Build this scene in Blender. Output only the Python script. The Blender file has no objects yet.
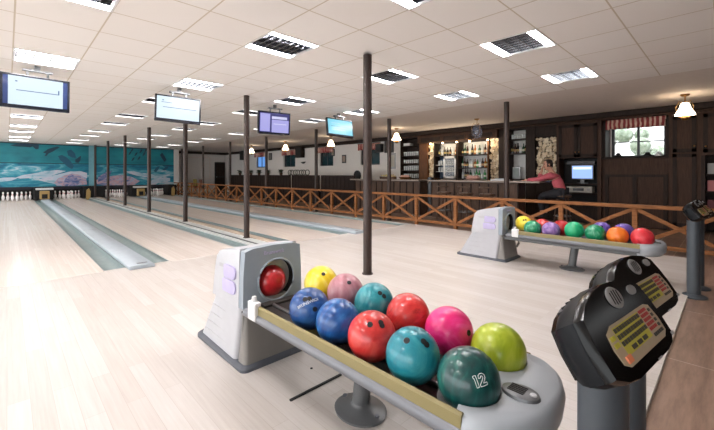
import bpy, bmesh, math, random
from mathutils import Vector, Matrix, Euler
random.seed(7)
S = bpy.context.scene
COL = S.collection
PI = math.pi

# ------------------------------------------------------------------ camera maths (real metres)
F, U0, V0, H = 362.0, 357.0, 174.0, 1.2
YAW = math.atan2(350, 362); CY, SY = math.cos(YAW), math.sin(YAW)
def on_x(u, v, X):                                   # sight line through (u, v) meets the wall plane at X
    t = (u - U0) / F; f = X / (t * CY + SY)
    return f * (CY - t * SY), H - (v - V0) / F * f
def on_y(u, v, Y):
    t = (u - U0) / F; f = Y / (CY - t * SY)
    return f * (t * CY + SY), H - (v - V0) / F * f
def yx(u, X): return on_x(u, V0, X)[0]

# ------------------------------------------------------------------ materials
def lin(c):
    c = c / 255.0
    return c / 12.92 if c <= 0.04045 else ((c + 0.055) / 1.055) ** 2.4
def rgb(r, g, b): return (lin(r), lin(g), lin(b), 1.0)
def newmat(name):
    m = bpy.data.materials.new(name); m.use_nodes = True
    nt = m.node_tree; b = nt.nodes['Principled BSDF']
    return m, nt, b
def mat(name, c, rough=0.5, metal=0.0, coat=0.0, vary=0.06, scale=12.0, spec=0.5):
    m, nt, b = newmat(name)
    tc = nt.nodes.new('ShaderNodeTexCoord'); n = nt.nodes.new('ShaderNodeTexNoise')
    n.inputs['Scale'].default_value = scale; n.inputs['Detail'].default_value = 3
    r = nt.nodes.new('ShaderNodeValToRGB')
    base = rgb(*c)
    r.color_ramp.elements[0].position = 0.3; r.color_ramp.elements[1].position = 0.7
    r.color_ramp.elements[0].color = tuple(x * (1 - vary) for x in base[:3]) + (1,)
    r.color_ramp.elements[1].color = tuple(min(1, x * (1 + vary)) for x in base[:3]) + (1,)
    nt.links.new(tc.outputs['Object'], n.inputs['Vector']); nt.links.new(n.outputs['Fac'], r.inputs['Fac'])
    nt.links.new(r.outputs['Color'], b.inputs['Base Color'])
    b.inputs['Roughness'].default_value = rough; b.inputs['Metallic'].default_value = metal
    b.inputs['Coat Weight'].default_value = coat; b.inputs['Coat Roughness'].default_value = 0.05
    b.inputs['Specular IOR Level'].default_value = spec
    return m
def emit(name, c, s, base=None):
    m, nt, b = newmat(name)
    b.inputs['Base Color'].default_value = rgb(*(base or c)); b.inputs['Roughness'].default_value = 0.3
    b.inputs['Emission Color'].default_value = rgb(*c); b.inputs['Emission Strength'].default_value = s
    return m
def ramp(nt, stops):
    r = nt.nodes.new('ShaderNodeValToRGB'); e = r.color_ramp.elements
    e[0].position, e[0].color = stops[0][0], rgb(*stops[0][1])
    e[1].position, e[1].color = stops[-1][0], rgb(*stops[-1][1])
    for p, c in stops[1:-1]:
        x = e.new(p); x.color = rgb(*c)
    return r
def mapping(nt, scale=(1, 1, 1), loc=(0, 0, 0), rot=(0, 0, 0)):
    tc = nt.nodes.new('ShaderNodeTexCoord'); mp = nt.nodes.new('ShaderNodeMapping')
    mp.inputs['Scale'].default_value = scale; mp.inputs['Location'].default_value = loc; mp.inputs['Rotation'].default_value = rot
    nt.links.new(tc.outputs['Object'], mp.inputs['Vector'])
    return mp
def boards(name, c1, c2, seam, bw, bl, rough, rot=PI / 2, streak=(40, 1.2, 1), grain=0.35, mort=0.0015, coat=0.0):
    m, nt, b = newmat(name)
    mp = mapping(nt, rot=(0, 0, rot))
    br = nt.nodes.new('ShaderNodeTexBrick')
    br.inputs['Scale'].default_value = 1; br.inputs['Brick Width'].default_value = bl; br.inputs['Row Height'].default_value = bw
    br.inputs['Mortar Size'].default_value = mort; br.inputs['Mortar Smooth'].default_value = 0.3; br.offset = 0.37; br.inputs['Bias'].default_value = 0
    br.inputs['Color1'].default_value = rgb(*c1); br.inputs['Color2'].default_value = rgb(*c2); br.inputs['Mortar'].default_value = rgb(*seam)
    nt.links.new(mp.outputs['Vector'], br.inputs['Vector'])
    mp2 = mapping(nt, scale=streak); n = nt.nodes.new('ShaderNodeTexNoise')
    n.inputs['Scale'].default_value = 1.6; n.inputs['Detail'].default_value = 6; n.inputs['Roughness'].default_value = 0.65
    nt.links.new(mp2.outputs['Vector'], n.inputs['Vector'])
    mx = nt.nodes.new('ShaderNodeMix'); mx.data_type = 'RGBA'; mx.blend_type = 'OVERLAY'
    mx.inputs['Factor'].default_value = grain
    nt.links.new(br.outputs['Color'], mx.inputs[6]); nt.links.new(n.outputs['Fac'], mx.inputs[7])
    nt.links.new(mx.outputs[2], b.inputs['Base Color'])
    b.inputs['Roughness'].default_value = rough; b.inputs['Coat Weight'].default_value = coat; b.inputs['Coat Roughness'].default_value = 0.08
    return m
def wood(name, c1, c2, rough=0.45, scale=(3, 3, 25), s=2.0):
    m, nt, b = newmat(name)
    mp = mapping(nt, scale=scale); n = nt.nodes.new('ShaderNodeTexNoise'); n.inputs['Scale'].default_value = s
    n.inputs['Detail'].default_value = 5; n.inputs['Distortion'].default_value = 0.6
    r = ramp(nt, [(0.3, c1), (0.7, c2)])
    nt.links.new(mp.outputs['Vector'], n.inputs['Vector']); nt.links.new(n.outputs['Fac'], r.inputs['Fac'])
    nt.links.new(r.outputs['Color'], b.inputs['Base Color']); b.inputs['Roughness'].default_value = rough; b.inputs['Specular IOR Level'].default_value = 0.2
    return m
def ballmat(name, c1, c2, c3=None, scale=6.0, stretch=(1, 1, 1), dist=1.5):
    m, nt, b = newmat(name)
    mp = mapping(nt, scale=stretch); n = nt.nodes.new('ShaderNodeTexNoise')
    n.inputs['Scale'].default_value = scale; n.inputs['Detail'].default_value = 6; n.inputs['Roughness'].default_value = 0.6; n.inputs['Distortion'].default_value = dist
    r = ramp(nt, [(0.32, c1), (0.5, c2), (0.68, c3 or c1)])
    nt.links.new(mp.outputs['Vector'], n.inputs['Vector']); nt.links.new(n.outputs['Fac'], r.inputs['Fac'])
    nt.links.new(r.outputs['Color'], b.inputs['Base Color'])
    b.inputs['Roughness'].default_value = 0.28; b.inputs['Coat Weight'].default_value = 0.25; b.inputs['Coat Roughness'].default_value = 0.08
    return m
def glass(name, c=(235, 240, 240), rough=0.02, alpha=0.25):
    m, nt, b = newmat(name)
    b.inputs['Base Color'].default_value = rgb(*c); b.inputs['Roughness'].default_value = rough
    b.inputs['Alpha'].default_value = alpha; b.inputs['Coat Weight'].default_value = 0.6
    return m

M = {}
M['approach'] = boards('approach_wood', (204, 198, 193), (195, 187, 180), (184, 174, 166), 0.09, 1.1, 0.38, grain=0.22)
M['lane'] = boards('lane_wood', (220, 210, 202), (212, 200, 190), (204, 191, 181), 0.028, 2.6, 0.24, grain=0.14, mort=0.0006)
M['brown_floor'] = boards('brown_plank_floor', (140, 114, 98), (116, 92, 78), (178, 160, 146), 0.30, 1.2, 0.38, rot=0, streak=(2.2, 14, 1), grain=0.8, mort=0.005)
M['gutter'] = mat('gutter_grey', (122, 138, 138), 0.42, vary=0.08)
M['cap'] = mat('track_cover_plastic', (168, 178, 186), 0.38)
M['cap_dark'] = mat('dark_division', (70, 74, 78), 0.5)
M['strip'] = mat('division_strip', (196, 200, 198), 0.4)
M['tan'] = mat('tan_board', (178, 160, 142), 0.5)
M['column'] = mat('brown_painted_steel', (52, 37, 31), 0.5)
M['white'] = mat('white_paint', (228, 224, 220), 0.75, vary=0.02)
M['plaster'] = mat('white_plaster', (226, 216, 208), 0.8, vary=0.02)
M['wallw'] = mat('white_wall_paint', (226, 222, 218), 0.8, vary=0.02)
M['frame_white'] = mat('fixture_white', (222, 222, 222), 0.35)
M['mirror'] = mat('louver_mirror', (205, 208, 214), 0.18, metal=1.0, vary=0.02)
M['lv_dark'] = mat('louver_dark', (42, 40, 44), 0.35, metal=0.3)
M['lamp'] = emit('fixture_lamp', (255, 250, 250), 40.0)
M['tube'] = emit('fluorescent_tube', (255, 248, 240), 6.0)
M['black'] = mat('black_plastic', (24, 25, 28), 0.28, coat=0.3)
M['black_m'] = mat('black_matt', (22, 22, 24), 0.6)
M['screen_black'] = mat('screen_bezel', (28, 32, 44), 0.25, coat=0.3)
M['steel'] = mat('brushed_steel', (150, 150, 150), 0.35, metal=0.8)
M['chrome'] = mat('chrome', (215, 215, 215), 0.12, metal=1.0, vary=0.01)
M['brass'] = mat('brass', (170, 130, 80), 0.3, metal=0.9)
M['fence'] = wood('fence_wood', (118, 74, 42), (156, 104, 64), 0.6)
M['dark_wood'] = wood('dark_oak', (56, 38, 29), (76, 54, 42), 0.6, scale=(3, 12, 1.2), s=4)
M['dark_wood2'] = wood('darker_oak', (36, 27, 23), (52, 39, 33), 0.6, scale=(3, 12, 1.2), s=4)
M['warm_wood'] = wood('warm_oak', (84, 54, 34), (112, 74, 46), 0.45, scale=(3, 12, 1.2), s=4)
M['counter_wood'] = wood('counter_panel_wood', (74, 56, 47), (98, 76, 62), 0.45, scale=(3, 14, 1.2), s=4)
M['counter_top'] = mat('counter_stone', (146, 132, 120), 0.25)
M['recess'] = mat('dark_recess', (20, 19, 21), 0.7)
M['dark_blue'] = mat('mask_dark_board', (30, 32, 46), 0.5)
M['pin'] = mat('pin_white', (244, 240, 240), 0.25, vary=0.01)
M['pin_red'] = mat('pin_red', (200, 40, 40), 0.3)
M['body_light'] = mat('return_light_plastic', (184, 185, 190), 0.40, vary=0.03)
M['body_grey'] = mat('return_grey_plastic', (146, 157, 167), 0.40, vary=0.03)
M['body_taupe'] = mat('return_taupe_plastic', (132, 128, 124), 0.42, vary=0.03)
M['plinth'] = mat('return_plinth', (84, 88, 96), 0.5)
M['rail_gold'] = mat('rail_olive_gold', (138, 126, 84), 0.5, vary=0.03)
M['rail_grey'] = mat('rail_grey_metal', (118, 120, 126), 0.38, metal=0.25, vary=0.02)
M['tray'] = mat('rack_tray', (58, 54, 52), 0.5)
M['cap_grey'] = mat('rack_end_plastic', (170, 176, 182), 0.38, vary=0.02)
M['stand'] = mat('stand_grey', (104, 106, 108), 0.38, metal=0.3)
M['lilac'] = mat('lilac_emblem', (186, 178, 214), 0.35)
M['emblem_grey'] = mat('emblem_plate', (178, 178, 182), 0.4)
M['hole'] = mat('ball_hole', (14, 14, 18), 0.6)
M['lettering'] = mat('white_lettering', (225, 228, 230), 0.5)
M['post_grey'] = mat('pedestal_grey', (72, 78, 84), 0.42, metal=0.2)
M['console'] = mat('console_black', (6, 7, 9), 0.16, coat=0.0, spec=0.22)
M['console_side'] = mat('console_side_black', (10, 14, 19), 0.45, spec=0.2)
M['keypad'] = mat('keypad_sheet', (186, 168, 140), 0.35)
M['key_yellow'] = mat('key_yellow', (200, 192, 70), 0.4)
M['key_red'] = mat('key_red', (176, 62, 60), 0.4)
M['key_dark'] = mat('key_dark', (60, 58, 52), 0.4)
M['key_orange'] = mat('key_orange', (236, 138, 96), 0.4)
M['vent'] = mat('vent_silver', (150, 150, 150), 0.4)
M['pink_shirt'] = mat('pink_cotton', (196, 92, 104), 0.8, scale=30)
M['skin'] = mat('skin', (206, 152, 128), 0.5)
M['hair'] = mat('dark_hair', (40, 30, 26), 0.6)
M['trouser'] = mat('dark_trousers', (28, 28, 34), 0.8)
M['dark_fabric'] = mat('dark_upholstery', (36, 36, 42), 0.75)
M['leaf'] = mat('dark_leaf', (44, 58, 40), 0.6)
M['lampglass'] = emit('lit_lamp_glass', (255, 232, 200), 6.0)
M['spotglass'] = emit('lit_spot', (255, 226, 176), 14.0)
M['clearglass'] = glass('clear_lamp_glass', (170, 185, 215), alpha=0.28)
M['glass'] = glass('drinking_glass', alpha=0.45)
M['gold_box'] = mat('ochre_opening', (176, 146, 90), 0.5)
M['stone'] = None

# ------------------------------------------------------------------ mesh builder
class MB:
    def __init__(self): self.bm = bmesh.new(); self.X = Matrix.Identity(4)
    def _v(self, p): return self.bm.verts.new(self.X @ Vector(p))
    def _f(self, vs):
        try: return self.bm.faces.new(vs)
        except ValueError: return None
    def box(self, c, s, rot=None):
        R = Euler(rot).to_matrix() if rot else Matrix.Identity(3)
        c = Vector(c); h = Vector(s) / 2
        v = [self._v(c + R @ Vector((x * h.x, y * h.y, z * h.z))) for z in (-1, 1) for y in (-1, 1) for x in (-1, 1)]
        for q in ((0, 2, 3, 1), (4, 5, 7, 6), (0, 1, 5, 4), (2, 6, 7, 3), (0, 4, 6, 2), (1, 3, 7, 5)): self._f([v[i] for i in q])
        return self
    def span(self, a, b):
        return self.box([(a[i] + b[i]) / 2 for i in range(3)], [abs(b[i] - a[i]) for i in range(3)])
    def bar(self, p, q, w, t, up=(0, 0, 1)):            # rectangular bar between two points
        p, q = Vector(p), Vector(q); d = (q - p).normalized(); up = Vector(up)
        sd = d.cross(up).normalized(); up = sd.cross(d).normalized()
        vs = []
        for e in (p, q):
            for a, b in ((-1, -1), (1, -1), (1, 1), (-1, 1)): vs.append(self._v(e + sd * a * w / 2 + up * b * t / 2))
        for f in ((3, 2, 1, 0), (4, 5, 6, 7), (0, 1, 5, 4), (1, 2, 6, 5), (2, 3, 7, 6), (3, 0, 4, 7)): self._f([vs[i] for i in f])
        return self
    def cyl(self, p, q, r0, r1=None, n=20, caps=True, squash=None):
        r1 = r0 if r1 is None else r1
        p, q = Vector(p), Vector(q); d = (q - p).normalized()
        a = Vector((1, 0, 0)) if abs(d.x) < 0.9 else Vector((0, 1, 0))
        s = d.cross(a).normalized(); t = d.cross(s)
        A = [self._v(p + (s * math.cos(2 * PI * i / n) + t * math.sin(2 * PI * i / n)) * r0) for i in range(n)]
        B = [self._v(q + (s * math.cos(2 * PI * i / n) + t * math.sin(2 * PI * i / n)) * r1) for i in range(n)]
        for i in range(n): self._f([A[i], A[(i + 1) % n], B[(i + 1) % n], B[i]])
        if caps: self._f(A[::-1]); self._f(B)
        return self
    def lathe(self, prof, c=(0, 0, 0), n=24, sx=1, sy=1):   # profile of (r, z)
        c = Vector(c); rings = []
        for r, z in prof:
            if r < 1e-6: rings.append([self._v(c + Vector((0, 0, z)))])
            else: rings.append([self._v(c + Vector((r * sx * math.cos(2 * PI * i / n), r * sy * math.sin(2 * PI * i / n), z))) for i in range(n)])
        for A, B in zip(rings, rings[1:]):
            for i in range(n):
                j = (i + 1) % n
                if len(A) == 1 and len(B) == 1: continue
                if len(A) == 1: self._f([A[0], B[j], B[i]])
                elif len(B) == 1: self._f([A[i], A[j], B[0]])
                else: self._f([A[i], A[j], B[j], B[i]])
        return self
    def loft(self, rings, caps=True, closed=True):
        R = [[self._v(p) for p in r] for r in rings]; n = len(R[0])
        for A, B in zip(R, R[1:]):
            for i in range(n if closed else n - 1):
                j = (i + 1) % n
                self._f([A[i], A[j], B[j], B[i]])
        if caps: self._f(R[0][::-1]); self._f(R[-1])
        return self
    def prism(self, poly, axis, a, b):                  # poly of 2-D points swept along an axis
        def P(p, t): return {'x': (t, p[0], p[1]), 'y': (p[0], t, p[1]), 'z': (p[0], p[1], t)}[axis]
        return self.loft([[P(p, a) for p in poly], [P(p, b) for p in poly]])
    def tube(self, pts, r, n=8, closed=False):
        pts = [Vector(p) for p in pts]; m = len(pts); rings = []
        for i, p in enumerate(pts):
            a = pts[(i - 1) % m] if (closed or i) else p; b = pts[(i + 1) % m] if (closed or i < m - 1) else p
            d = (b - a).normalized(); k = Vector((0, 0, 1)) if abs(d.z) < 0.95 else Vector((1, 0, 0))
            s = d.cross(k).normalized(); t = d.cross(s)
            rings.append([p + (s * math.cos(2 * PI * j / n) + t * math.sin(2 * PI * j / n)) * r for j in range(n)])
        if closed: rings.append(rings[0])
        return self.loft(rings, caps=not closed)
    def sphere(self, c, r, n=32, m=18, sx=1, sy=1, sz=1):
        return self.lathe([(r * math.sin(PI * i / m), -r * math.cos(PI * i / m) * sz) for i in range(m + 1)], c, n, sx, sy)
    def build(self, name, m, parent=None, smooth=None, bevel=0, seg=2, loc=None, sub=0):
        bmesh.ops.remove_doubles(self.bm, verts=self.bm.verts, dist=1e-6)
        bmesh.ops.recalc_face_normals(self.bm, faces=self.bm.faces)
        me = bpy.data.meshes.new(name); self.bm.to_mesh(me); self.bm.free()
        if m is not None: me.materials.append(m)
        if smooth is not None:
            for p in me.polygons: p.use_smooth = True
            me.set_sharp_from_angle(angle=math.radians(smooth))
        o = bpy.data.objects.new(name, me); COL.objects.link(o)
        if parent is not None: o.parent = parent
        if loc: o.location = loc
        if bevel:
            b = o.modifiers.new('bevel', 'BEVEL'); b.width = bevel; b.segments = seg; b.limit_method = 'ANGLE'; b.angle_limit = math.radians(40)
        if sub:
            s = o.modifiers.new('sub', 'SUBSURF'); s.levels = sub; s.render_levels = sub
        return o
def tag(o, label, cat, group=None, kind=None):
    if label: o['label'] = label
    if cat: o['category'] = cat
    if group: o['group'] = group
    if kind: o['kind'] = kind
    return o
def struct(o): o['kind'] = 'structure'; return o
def thing(name, label, cat, loc=(0, 0, 0), rz=0, group=None):
    o = bpy.data.objects.new(name, None); COL.objects.link(o); o.empty_display_size = 0.1
    o.location = loc; o.rotation_euler = (0, 0, rz)
    return tag(o, label, cat, group)
def kids(o): return list(o.children)
def dup(o, loc=None, rot=None, label=None, group=None, parent=None):
    c = o.copy(); COL.objects.link(c)
    if parent is not None: c.parent = parent
    if loc is not None: c.location = loc
    if rot is not None: c.rotation_euler = rot
    if label: c['label'] = label
    if group: c['group'] = group
    for ch in kids(o): dup(ch, parent=c)
    return c
def text_mesh(name, body, size, m, parent, matrix, extrude=0.0006, wrap=None):
    cu = bpy.data.curves.new(name, 'FONT'); cu.body = body; cu.size = size; cu.align_x = 'CENTER'; cu.align_y = 'CENTER'; cu.extrude = extrude
    t = bpy.data.objects.new(name, cu); COL.objects.link(t)
    dg = bpy.context.evaluated_depsgraph_get(); me = bpy.data.meshes.new_from_object(t.evaluated_get(dg))
    bpy.data.objects.remove(t)
    for v in me.vertices: v.co = wrap(v.co) if wrap else matrix @ v.co
    me.materials.clear(); me.materials.append(m)
    o = bpy.data.objects.new(name, me); COL.objects.link(o); o.parent = parent
    return o
# ================================================================== THE SETTING
CEIL = 2.65
FX = [-5, -2, 1, 4, 7]; FY = [1, 4, 8, 11, 15, 18, 22, 25, 29, 32]
GX, GY, T = 1.30, 0.727, 0.625
fixtures = [(i, j) for j in FY for i in FX]
def ceil_mat():
    m, nt, b = newmat('ceiling_tiles')
    mp = mapping(nt, loc=(-GX, -GY, 0))
    br = nt.nodes.new('ShaderNodeTexBrick'); br.offset = 0
    br.inputs['Scale'].default_value = 1; br.inputs['Brick Width'].default_value = T; br.inputs['Row Height'].default_value = T
    br.inputs['Mortar Size'].default_value = 0.007; br.inputs['Mortar Smooth'].default_value = 0.1
    br.inputs['Color1'].default_value = rgb(243, 239, 235); br.inputs['Color2'].default_value = rgb(241, 236, 231); br.inputs['Mortar'].default_value = rgb(206, 194, 176)
    nt.links.new(mp.outputs['Vector'], br.inputs['Vector']); nt.links.new(br.outputs['Color'], b.inputs['Base Color'])
    b.inputs['Roughness'].default_value = 0.85
    return m
mb = MB(); holes = set(fixtures)
for i in range(-12, 9):
    for j in range(-8, 37):
        if (i, j) in holes: continue
        x0, y0 = GX + i * T, GY + j * T
        mb._f([mb._v((x0, y0, CEIL)), mb._v((x0, y0 + T, CEIL)), mb._v((x0 + T, y0 + T, CEIL)), mb._v((x0 + T, y0, CEIL))])
struct(mb.build('ceiling', ceil_mat()))
XE = GX + 9 * T                                                       # tiles end, plain plaster over the bar
mb = MB(); mb.span((XE, GY - 8 * T, CEIL), (10.9, 24.4, CEIL + 0.05)); mb.span((-6.2, GY + 37 * T, CEIL), (XE, 24.6, CEIL + 0.05))
struct(mb.build('ceiling', M['plaster']))

# floors
struct(MB().span((-6.2, -4.5, -0.12), (10.9, 25, -0.1)).build('floor', M['brown_floor']))
struct(MB().span((7.0, 0.30, -0.1), (10.9, 24.5, -0.02)).build('floor', M['brown_floor']))
struct(MB().span((-6.2, -4.5, -0.1), (10.9, 0.30, -0.02)).build('floor', M['brown_floor']))
struct(MB().span((-6.2, 0.30, -0.1), (7.0, 5.32, 0)).build('approach_floor', M['approach']))
struct(MB().span((-6.2, 5.32, -0.1), (7.0, 5.335, -0.001)).build('foul_line', M['strip']))
LANES = [(-0.20, 0.86), (1.616, 2.68), (3.68, 4.74), (5.50, 6.56)]
YF, YP = 5.40, 24.0
for a, b in LANES + [(-4.0, -2.94)]:
    struct(MB().span((a, 5.335, -0.1), (b, YP, 0)).build('lane_floor', M['lane']))
struct(MB().span((-2.94, 5.335, -0.1), (-0.44, YP, 0)).build('lane_floor', M['lane']))
struct(MB().span((6.80, 5.335, -0.1), (7.0, YP, 0.0)).build('lane_edge_strip', M['strip']))
mb = MB()                                                             # small approach strip between foul line and gutter ends
for a, b in ((0.86, 1.616), (2.68, 3.68), (4.74, 5.5), (-0.44, -0.2), (6.56, 6.8)): mb.span((a, 5.335, -0.1), (b, YF, 0))
struct(mb.build('approach_floor', M['approach']))
def gutter(x0, x1):
    n = 10; w = x1 - x0; prof = []
    for k in range(n + 1):
        a = PI * k / n
        prof.append(((x0 + x1) / 2 - (w / 2 - 0.012) * math.cos(a), -0.004 - 0.065 * math.sin(a) ** 0.8))
    poly = [(x0, 0.0), (x0 + 0.012, 0.0)] + prof[0:] + [(x1 - 0.012, 0.0), (x1, 0.0), (x1, -0.1), (x0, -0.1)]
    struct(MB().prism(poly, 'y', YF, 22.9).build('gutter', M['gutter'], smooth=40))
for a, b in ((0.86, 1.095), (1.381, 1.616), (2.68, 2.915), (3.445, 3.68), (4.74, 4.975), (5.265, 5.50), (6.56, 6.80), (-0.44, -0.20)): gutter(a, b)

def track_cover(xc, label):
    t = thing('track_cover', label, 'ball return track', (xc, 0, 0), group='ball return track covers')
    w = 0.143
    poly = [(-w, 0.0), (-w, 0.035), (-w + 0.02, 0.05), (w - 0.02, 0.05), (w, 0.035), (w, 0.0)]
    MB().prism(poly, 'y', 5.20, 21.5).build('cover', M['cap'], t, smooth=50, bevel=0.006)
    MB().box((0.02, 5.31, 0.0515), (0.12, 0.05, 0.003)).build('label_plate', M['stand'], t, bevel=0.001)
    for y in (9.2, 13.2, 17.2): MB().box((0, y, 0.0505), (2 * w - 0.05, 0.008, 0.002)).build('joint', M['stand'], t)
track_cover(1.238, 'pale grey ball return track cover running between the two leftmost lanes')
track_cover(5.12, 'pale grey ball return track cover running down between the two lanes nearest the fence')
# division that carries the columns
t = thing('lane_division', 'grey strip between the second and third lane with the row of posts standing on it', 'lane division', (3.18, 0, 0))
MB().span((-0.265, 5.3, -0.1), (0.265, 22.31, 0.02)).build('base', M['strip'], t)
MB().span((-0.17, 5.3, 0.02), (-0.13, 22.31, 0.028)).build('edge_strip', M['cap_dark'], t)
MB().span((0.06, 5.3, 0.02), (0.20, 22.31, 0.035)).build('edge_strip', M['tan'], t)
MB().span((0.215, 5.3, 0.02), (0.25, 22.31, 0.028)).build('edge_strip', M['cap_dark'], t)

# walls
struct(MB().span((7.15, 24.2, -0.1), (10.9, 24.3, CEIL)).build('wall_far', M['wallw']))
struct(MB().span((-6.2, 24.2, -0.1), (7.15, 24.3, CEIL)).build('wall_far', M['recess']))
struct(MB().span((7.06, 22.8, -0.1), (7.34, 24.2, CEIL)).build('wall_corner', M['wallw']))
mb = MB(); mb.span((7.34, 24.14, 2.50), (10.8, 24.2, CEIL)); struct(mb.build('trim_1', M['dark_wood2']))
mb = MB(); mb.span((10.74, 9.0, 2.50), (10.8, 24.14, CEIL)); struct(mb.build('trim_2', M['dark_wood2']))
# far white panelled partition and dark door
mb = MB()
for a, b in (((8.1, 24.15, 0.85), (9.75, 24.2, 0.89)), ((9.7, 24.15, 0.85), (9.75, 24.2, 2.3)), ((8.1, 24.15, 2.26), (9.75, 24.2, 2.30))): mb.span(a, b)
struct(mb.build('trim_3', M['plaster']))
d = struct(MB().span((10.05, 24.13, 0.0), (10.75, 24.2, 2.0)).build('door_1', M['black_m'], bevel=0.01))
MB().span((10.12, 24.12, 0.1), (10.68, 24.13, 0.95)).build('door_panel', M['dark_wood2'], d, bevel=0.008)
MB().span((10.12, 24.12, 1.05), (10.68, 24.13, 1.9)).build('door_panel', M['dark_wood2'], d, bevel=0.008)
MB().cyl((10.15, 24.05, 1.0), (10.15, 24.13, 1.0), 0.02).build('door_handle', M['steel'], d, smooth=40)

# ---------------------------------------------------------------- ceiling fixtures
def make_fixture(lit, on=True):
    r = thing('ceiling_light', 'x', 'ceiling light', (0, 0, 0))
    h = T / 2; mb = MB()
    for a, b in (((-h, -h, 0), (h, -h + 0.018, -0.006)), ((-h, h - 0.018, 0), (h, h, -0.006)), ((-h, -h, 0), (-h + 0.018, h, -0.006)), ((h - 0.018, -h, 0), (h, h, -0.006))): mb.span(a, b)
    mb.build('frame', M['frame_white'], r)
    mb = MB()
    for a, b in (((-h, -h, 0), (h, -h + 0.01, 0.1)), ((-h, h - 0.01, 0), (h, h, 0.1)), ((-h, -h, 0), (-h + 0.01, h, 0.1)), ((h - 0.01, -h, 0), (h, h, 0.1)), ((-h, -h, 0.09), (h, h, 0.1))): mb.span(a, b)
    mb.build('housing', M['frame_white'], r)
    for s in (-1, 1):
        MB().span((-h + 0.02, s * 0.205, 0.022), (h - 0.02, s * (h - 0.02), 0.026)).build('lamp_panel', M['lamp'] if on else M['off_panel'], r)
    MB().span((-h + 0.02, -0.20, 0.066), (h - 0.02, 0.20, 0.070)).build('reflector', M['lv_dark'], r)
    mb = MB()
    for k in range(4): mb.span((-h + 0.02, -0.20 + k * 0.1333 - 0.003, 0.002), (h - 0.02, -0.20 + k * 0.1333 + 0.003, 0.06))
    for k in range(8):
        x = -0.28 + k * 0.08
        mb.prism([(x - 0.004, 0.006), (x + 0.004, 0.006), (x + 0.012, 0.055), (x - 0.012, 0.055)], 'y', -0.20, 0.20)
    if lit:
        for y in (-0.133, 0, 0.133): MB().cyl((-h + 0.03, y, 0.05), (h - 0.03, y, 0.05), 0.010, n=10).build('tube', M['tube'], r, smooth=60)
    mb.build('louver', M['mirror'], r)
    return r
rows = {1: 'nearest', 4: 'second', 8: 'third', 11: 'fourth', 15: 'fifth', 18: 'sixth', 22: 'seventh', 25: 'eighth', 29: 'ninth', 32: 'tenth'}
cols = {-5: 'far left of the leftmost lane', -2: 'above the leftmost lane', 1: 'above the second lane', 4: 'above the third lane', 7: 'by the plaster strip near the fence'}
M['off_panel'] = emit('dim_lamp', (255, 250, 246), 6.0)
fx = {}
for (i, j) in fixtures:
    lit = i <= 1 and j == 8; on = j <= 8 or i == -2; key = (lit, on)
    loc = (GX + (i + .5) * T, GY + (j + .5) * T, CEIL)
    lab = 'square white ceiling light %s, %s row from the camera' % (cols[i], rows[j])
    if key not in fx:
        o = fx[key] = make_fixture(lit, on); o.location = loc; o['label'] = lab; o['group'] = 'recessed ceiling lights'
    else: dup(fx[key], loc, label=lab, group='recessed ceiling lights')

# ---------------------------------------------------------------- posts
def make_post(z0):
    r = thing('post', 'x', 'post')
    MB().cyl((0, 0, z0), (0, 0, CEIL), 0.052, n=24).build('shaft', M['column'], r, smooth=40)
    MB().cyl((0, 0, z0), (0, 0, z0 + 0.010), 0.066, n=24).build('base_plate', M['column'], r, smooth=40)
    return r
ordn = ['tallest-looking brown steel post, nearest of the row between the lanes', 'second nearest brown steel post of the row between the lanes', 'third brown steel post of the row between the lanes, below the second screen',
        'fourth brown steel post of the row between the lanes', 'fifth brown steel post of the row between the lanes', 'sixth brown steel post of the row between the lanes', 'farthest brown steel post of the row, by the mural edge']
P0 = make_post(0.02)
for k in range(7):
    loc = (3.19 if k else 3.115, 3.04 + 3.2 * k, 0 if k else -0.02)
    o = P0 if k == 0 else dup(P0)
    o.location = loc; o['label'] = ordn[k]; o['group'] = 'posts between the lanes'
P1 = None
lab2 = ['brown steel post right in front of the bar counter', 'slim brown post by the left end of the bar', 'slim brown post behind the fence below the rightmost hanging screen', 'slim brown post behind the fence under the purple screen',
        'slim brown post behind the fence before the dark far door', 'slim brown post behind the fence before the white panelled far wall', 'farthest slim brown post behind the fence beside the mural']
for k, y in enumerate((3.15, 6.27, 9.4, 12.55, 15.73, 18.85, 22.0)):
    o = make_post(-0.02) if P1 is None else dup(P1)
    P1 = P1 or o
    o.location = (7.24, y, 0); o['label'] = lab2[k]; o['group'] = 'posts behind the fence'

# ---------------------------------------------------------------- fence
t = thing('railing', 'long brown wooden railing of crossed slats between the lanes and the bar', 'fence', (7.1, 0, 0))
FZ0, FZ1, P = 0.06, 0.70, 1.056; y0 = 1.054 - 1 * P; n = 22
y1 = y0 + n * P
MB().span((-0.045, y0 - 0.05, FZ1 - 0.035), (0.045, y1, FZ1 + 0.02)).build('top_rail', M['fence'], t, bevel=0.006)
MB().span((-0.025, y0 - 0.05, FZ0), (0.025, y1, FZ0 + 0.06)).build('bottom_rail', M['fence'], t, bevel=0.004)
for k in range(n + 1):
    y = y0 + k * P
    MB().span((-0.03, y - 0.035, -0.02), (0.03, y + 0.035, FZ1 - 0.035)).build('fence_post', M['fence'], t, bevel=0.004)
    if k < n:
        for s in (0, 1):
            a = (-0.012 + 0.024 * s, y + 0.02, (FZ0 + 0.05) if s == 0 else (FZ1 - 0.05)); b = (-0.012 + 0.024 * s, y + P - 0.02, (FZ1 - 0.05) if s == 0 else (FZ0 + 0.05))
            MB().bar(a, b, 0.02, 0.055, (0, 0, 1)).build('brace', M['fence'], t)

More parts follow.
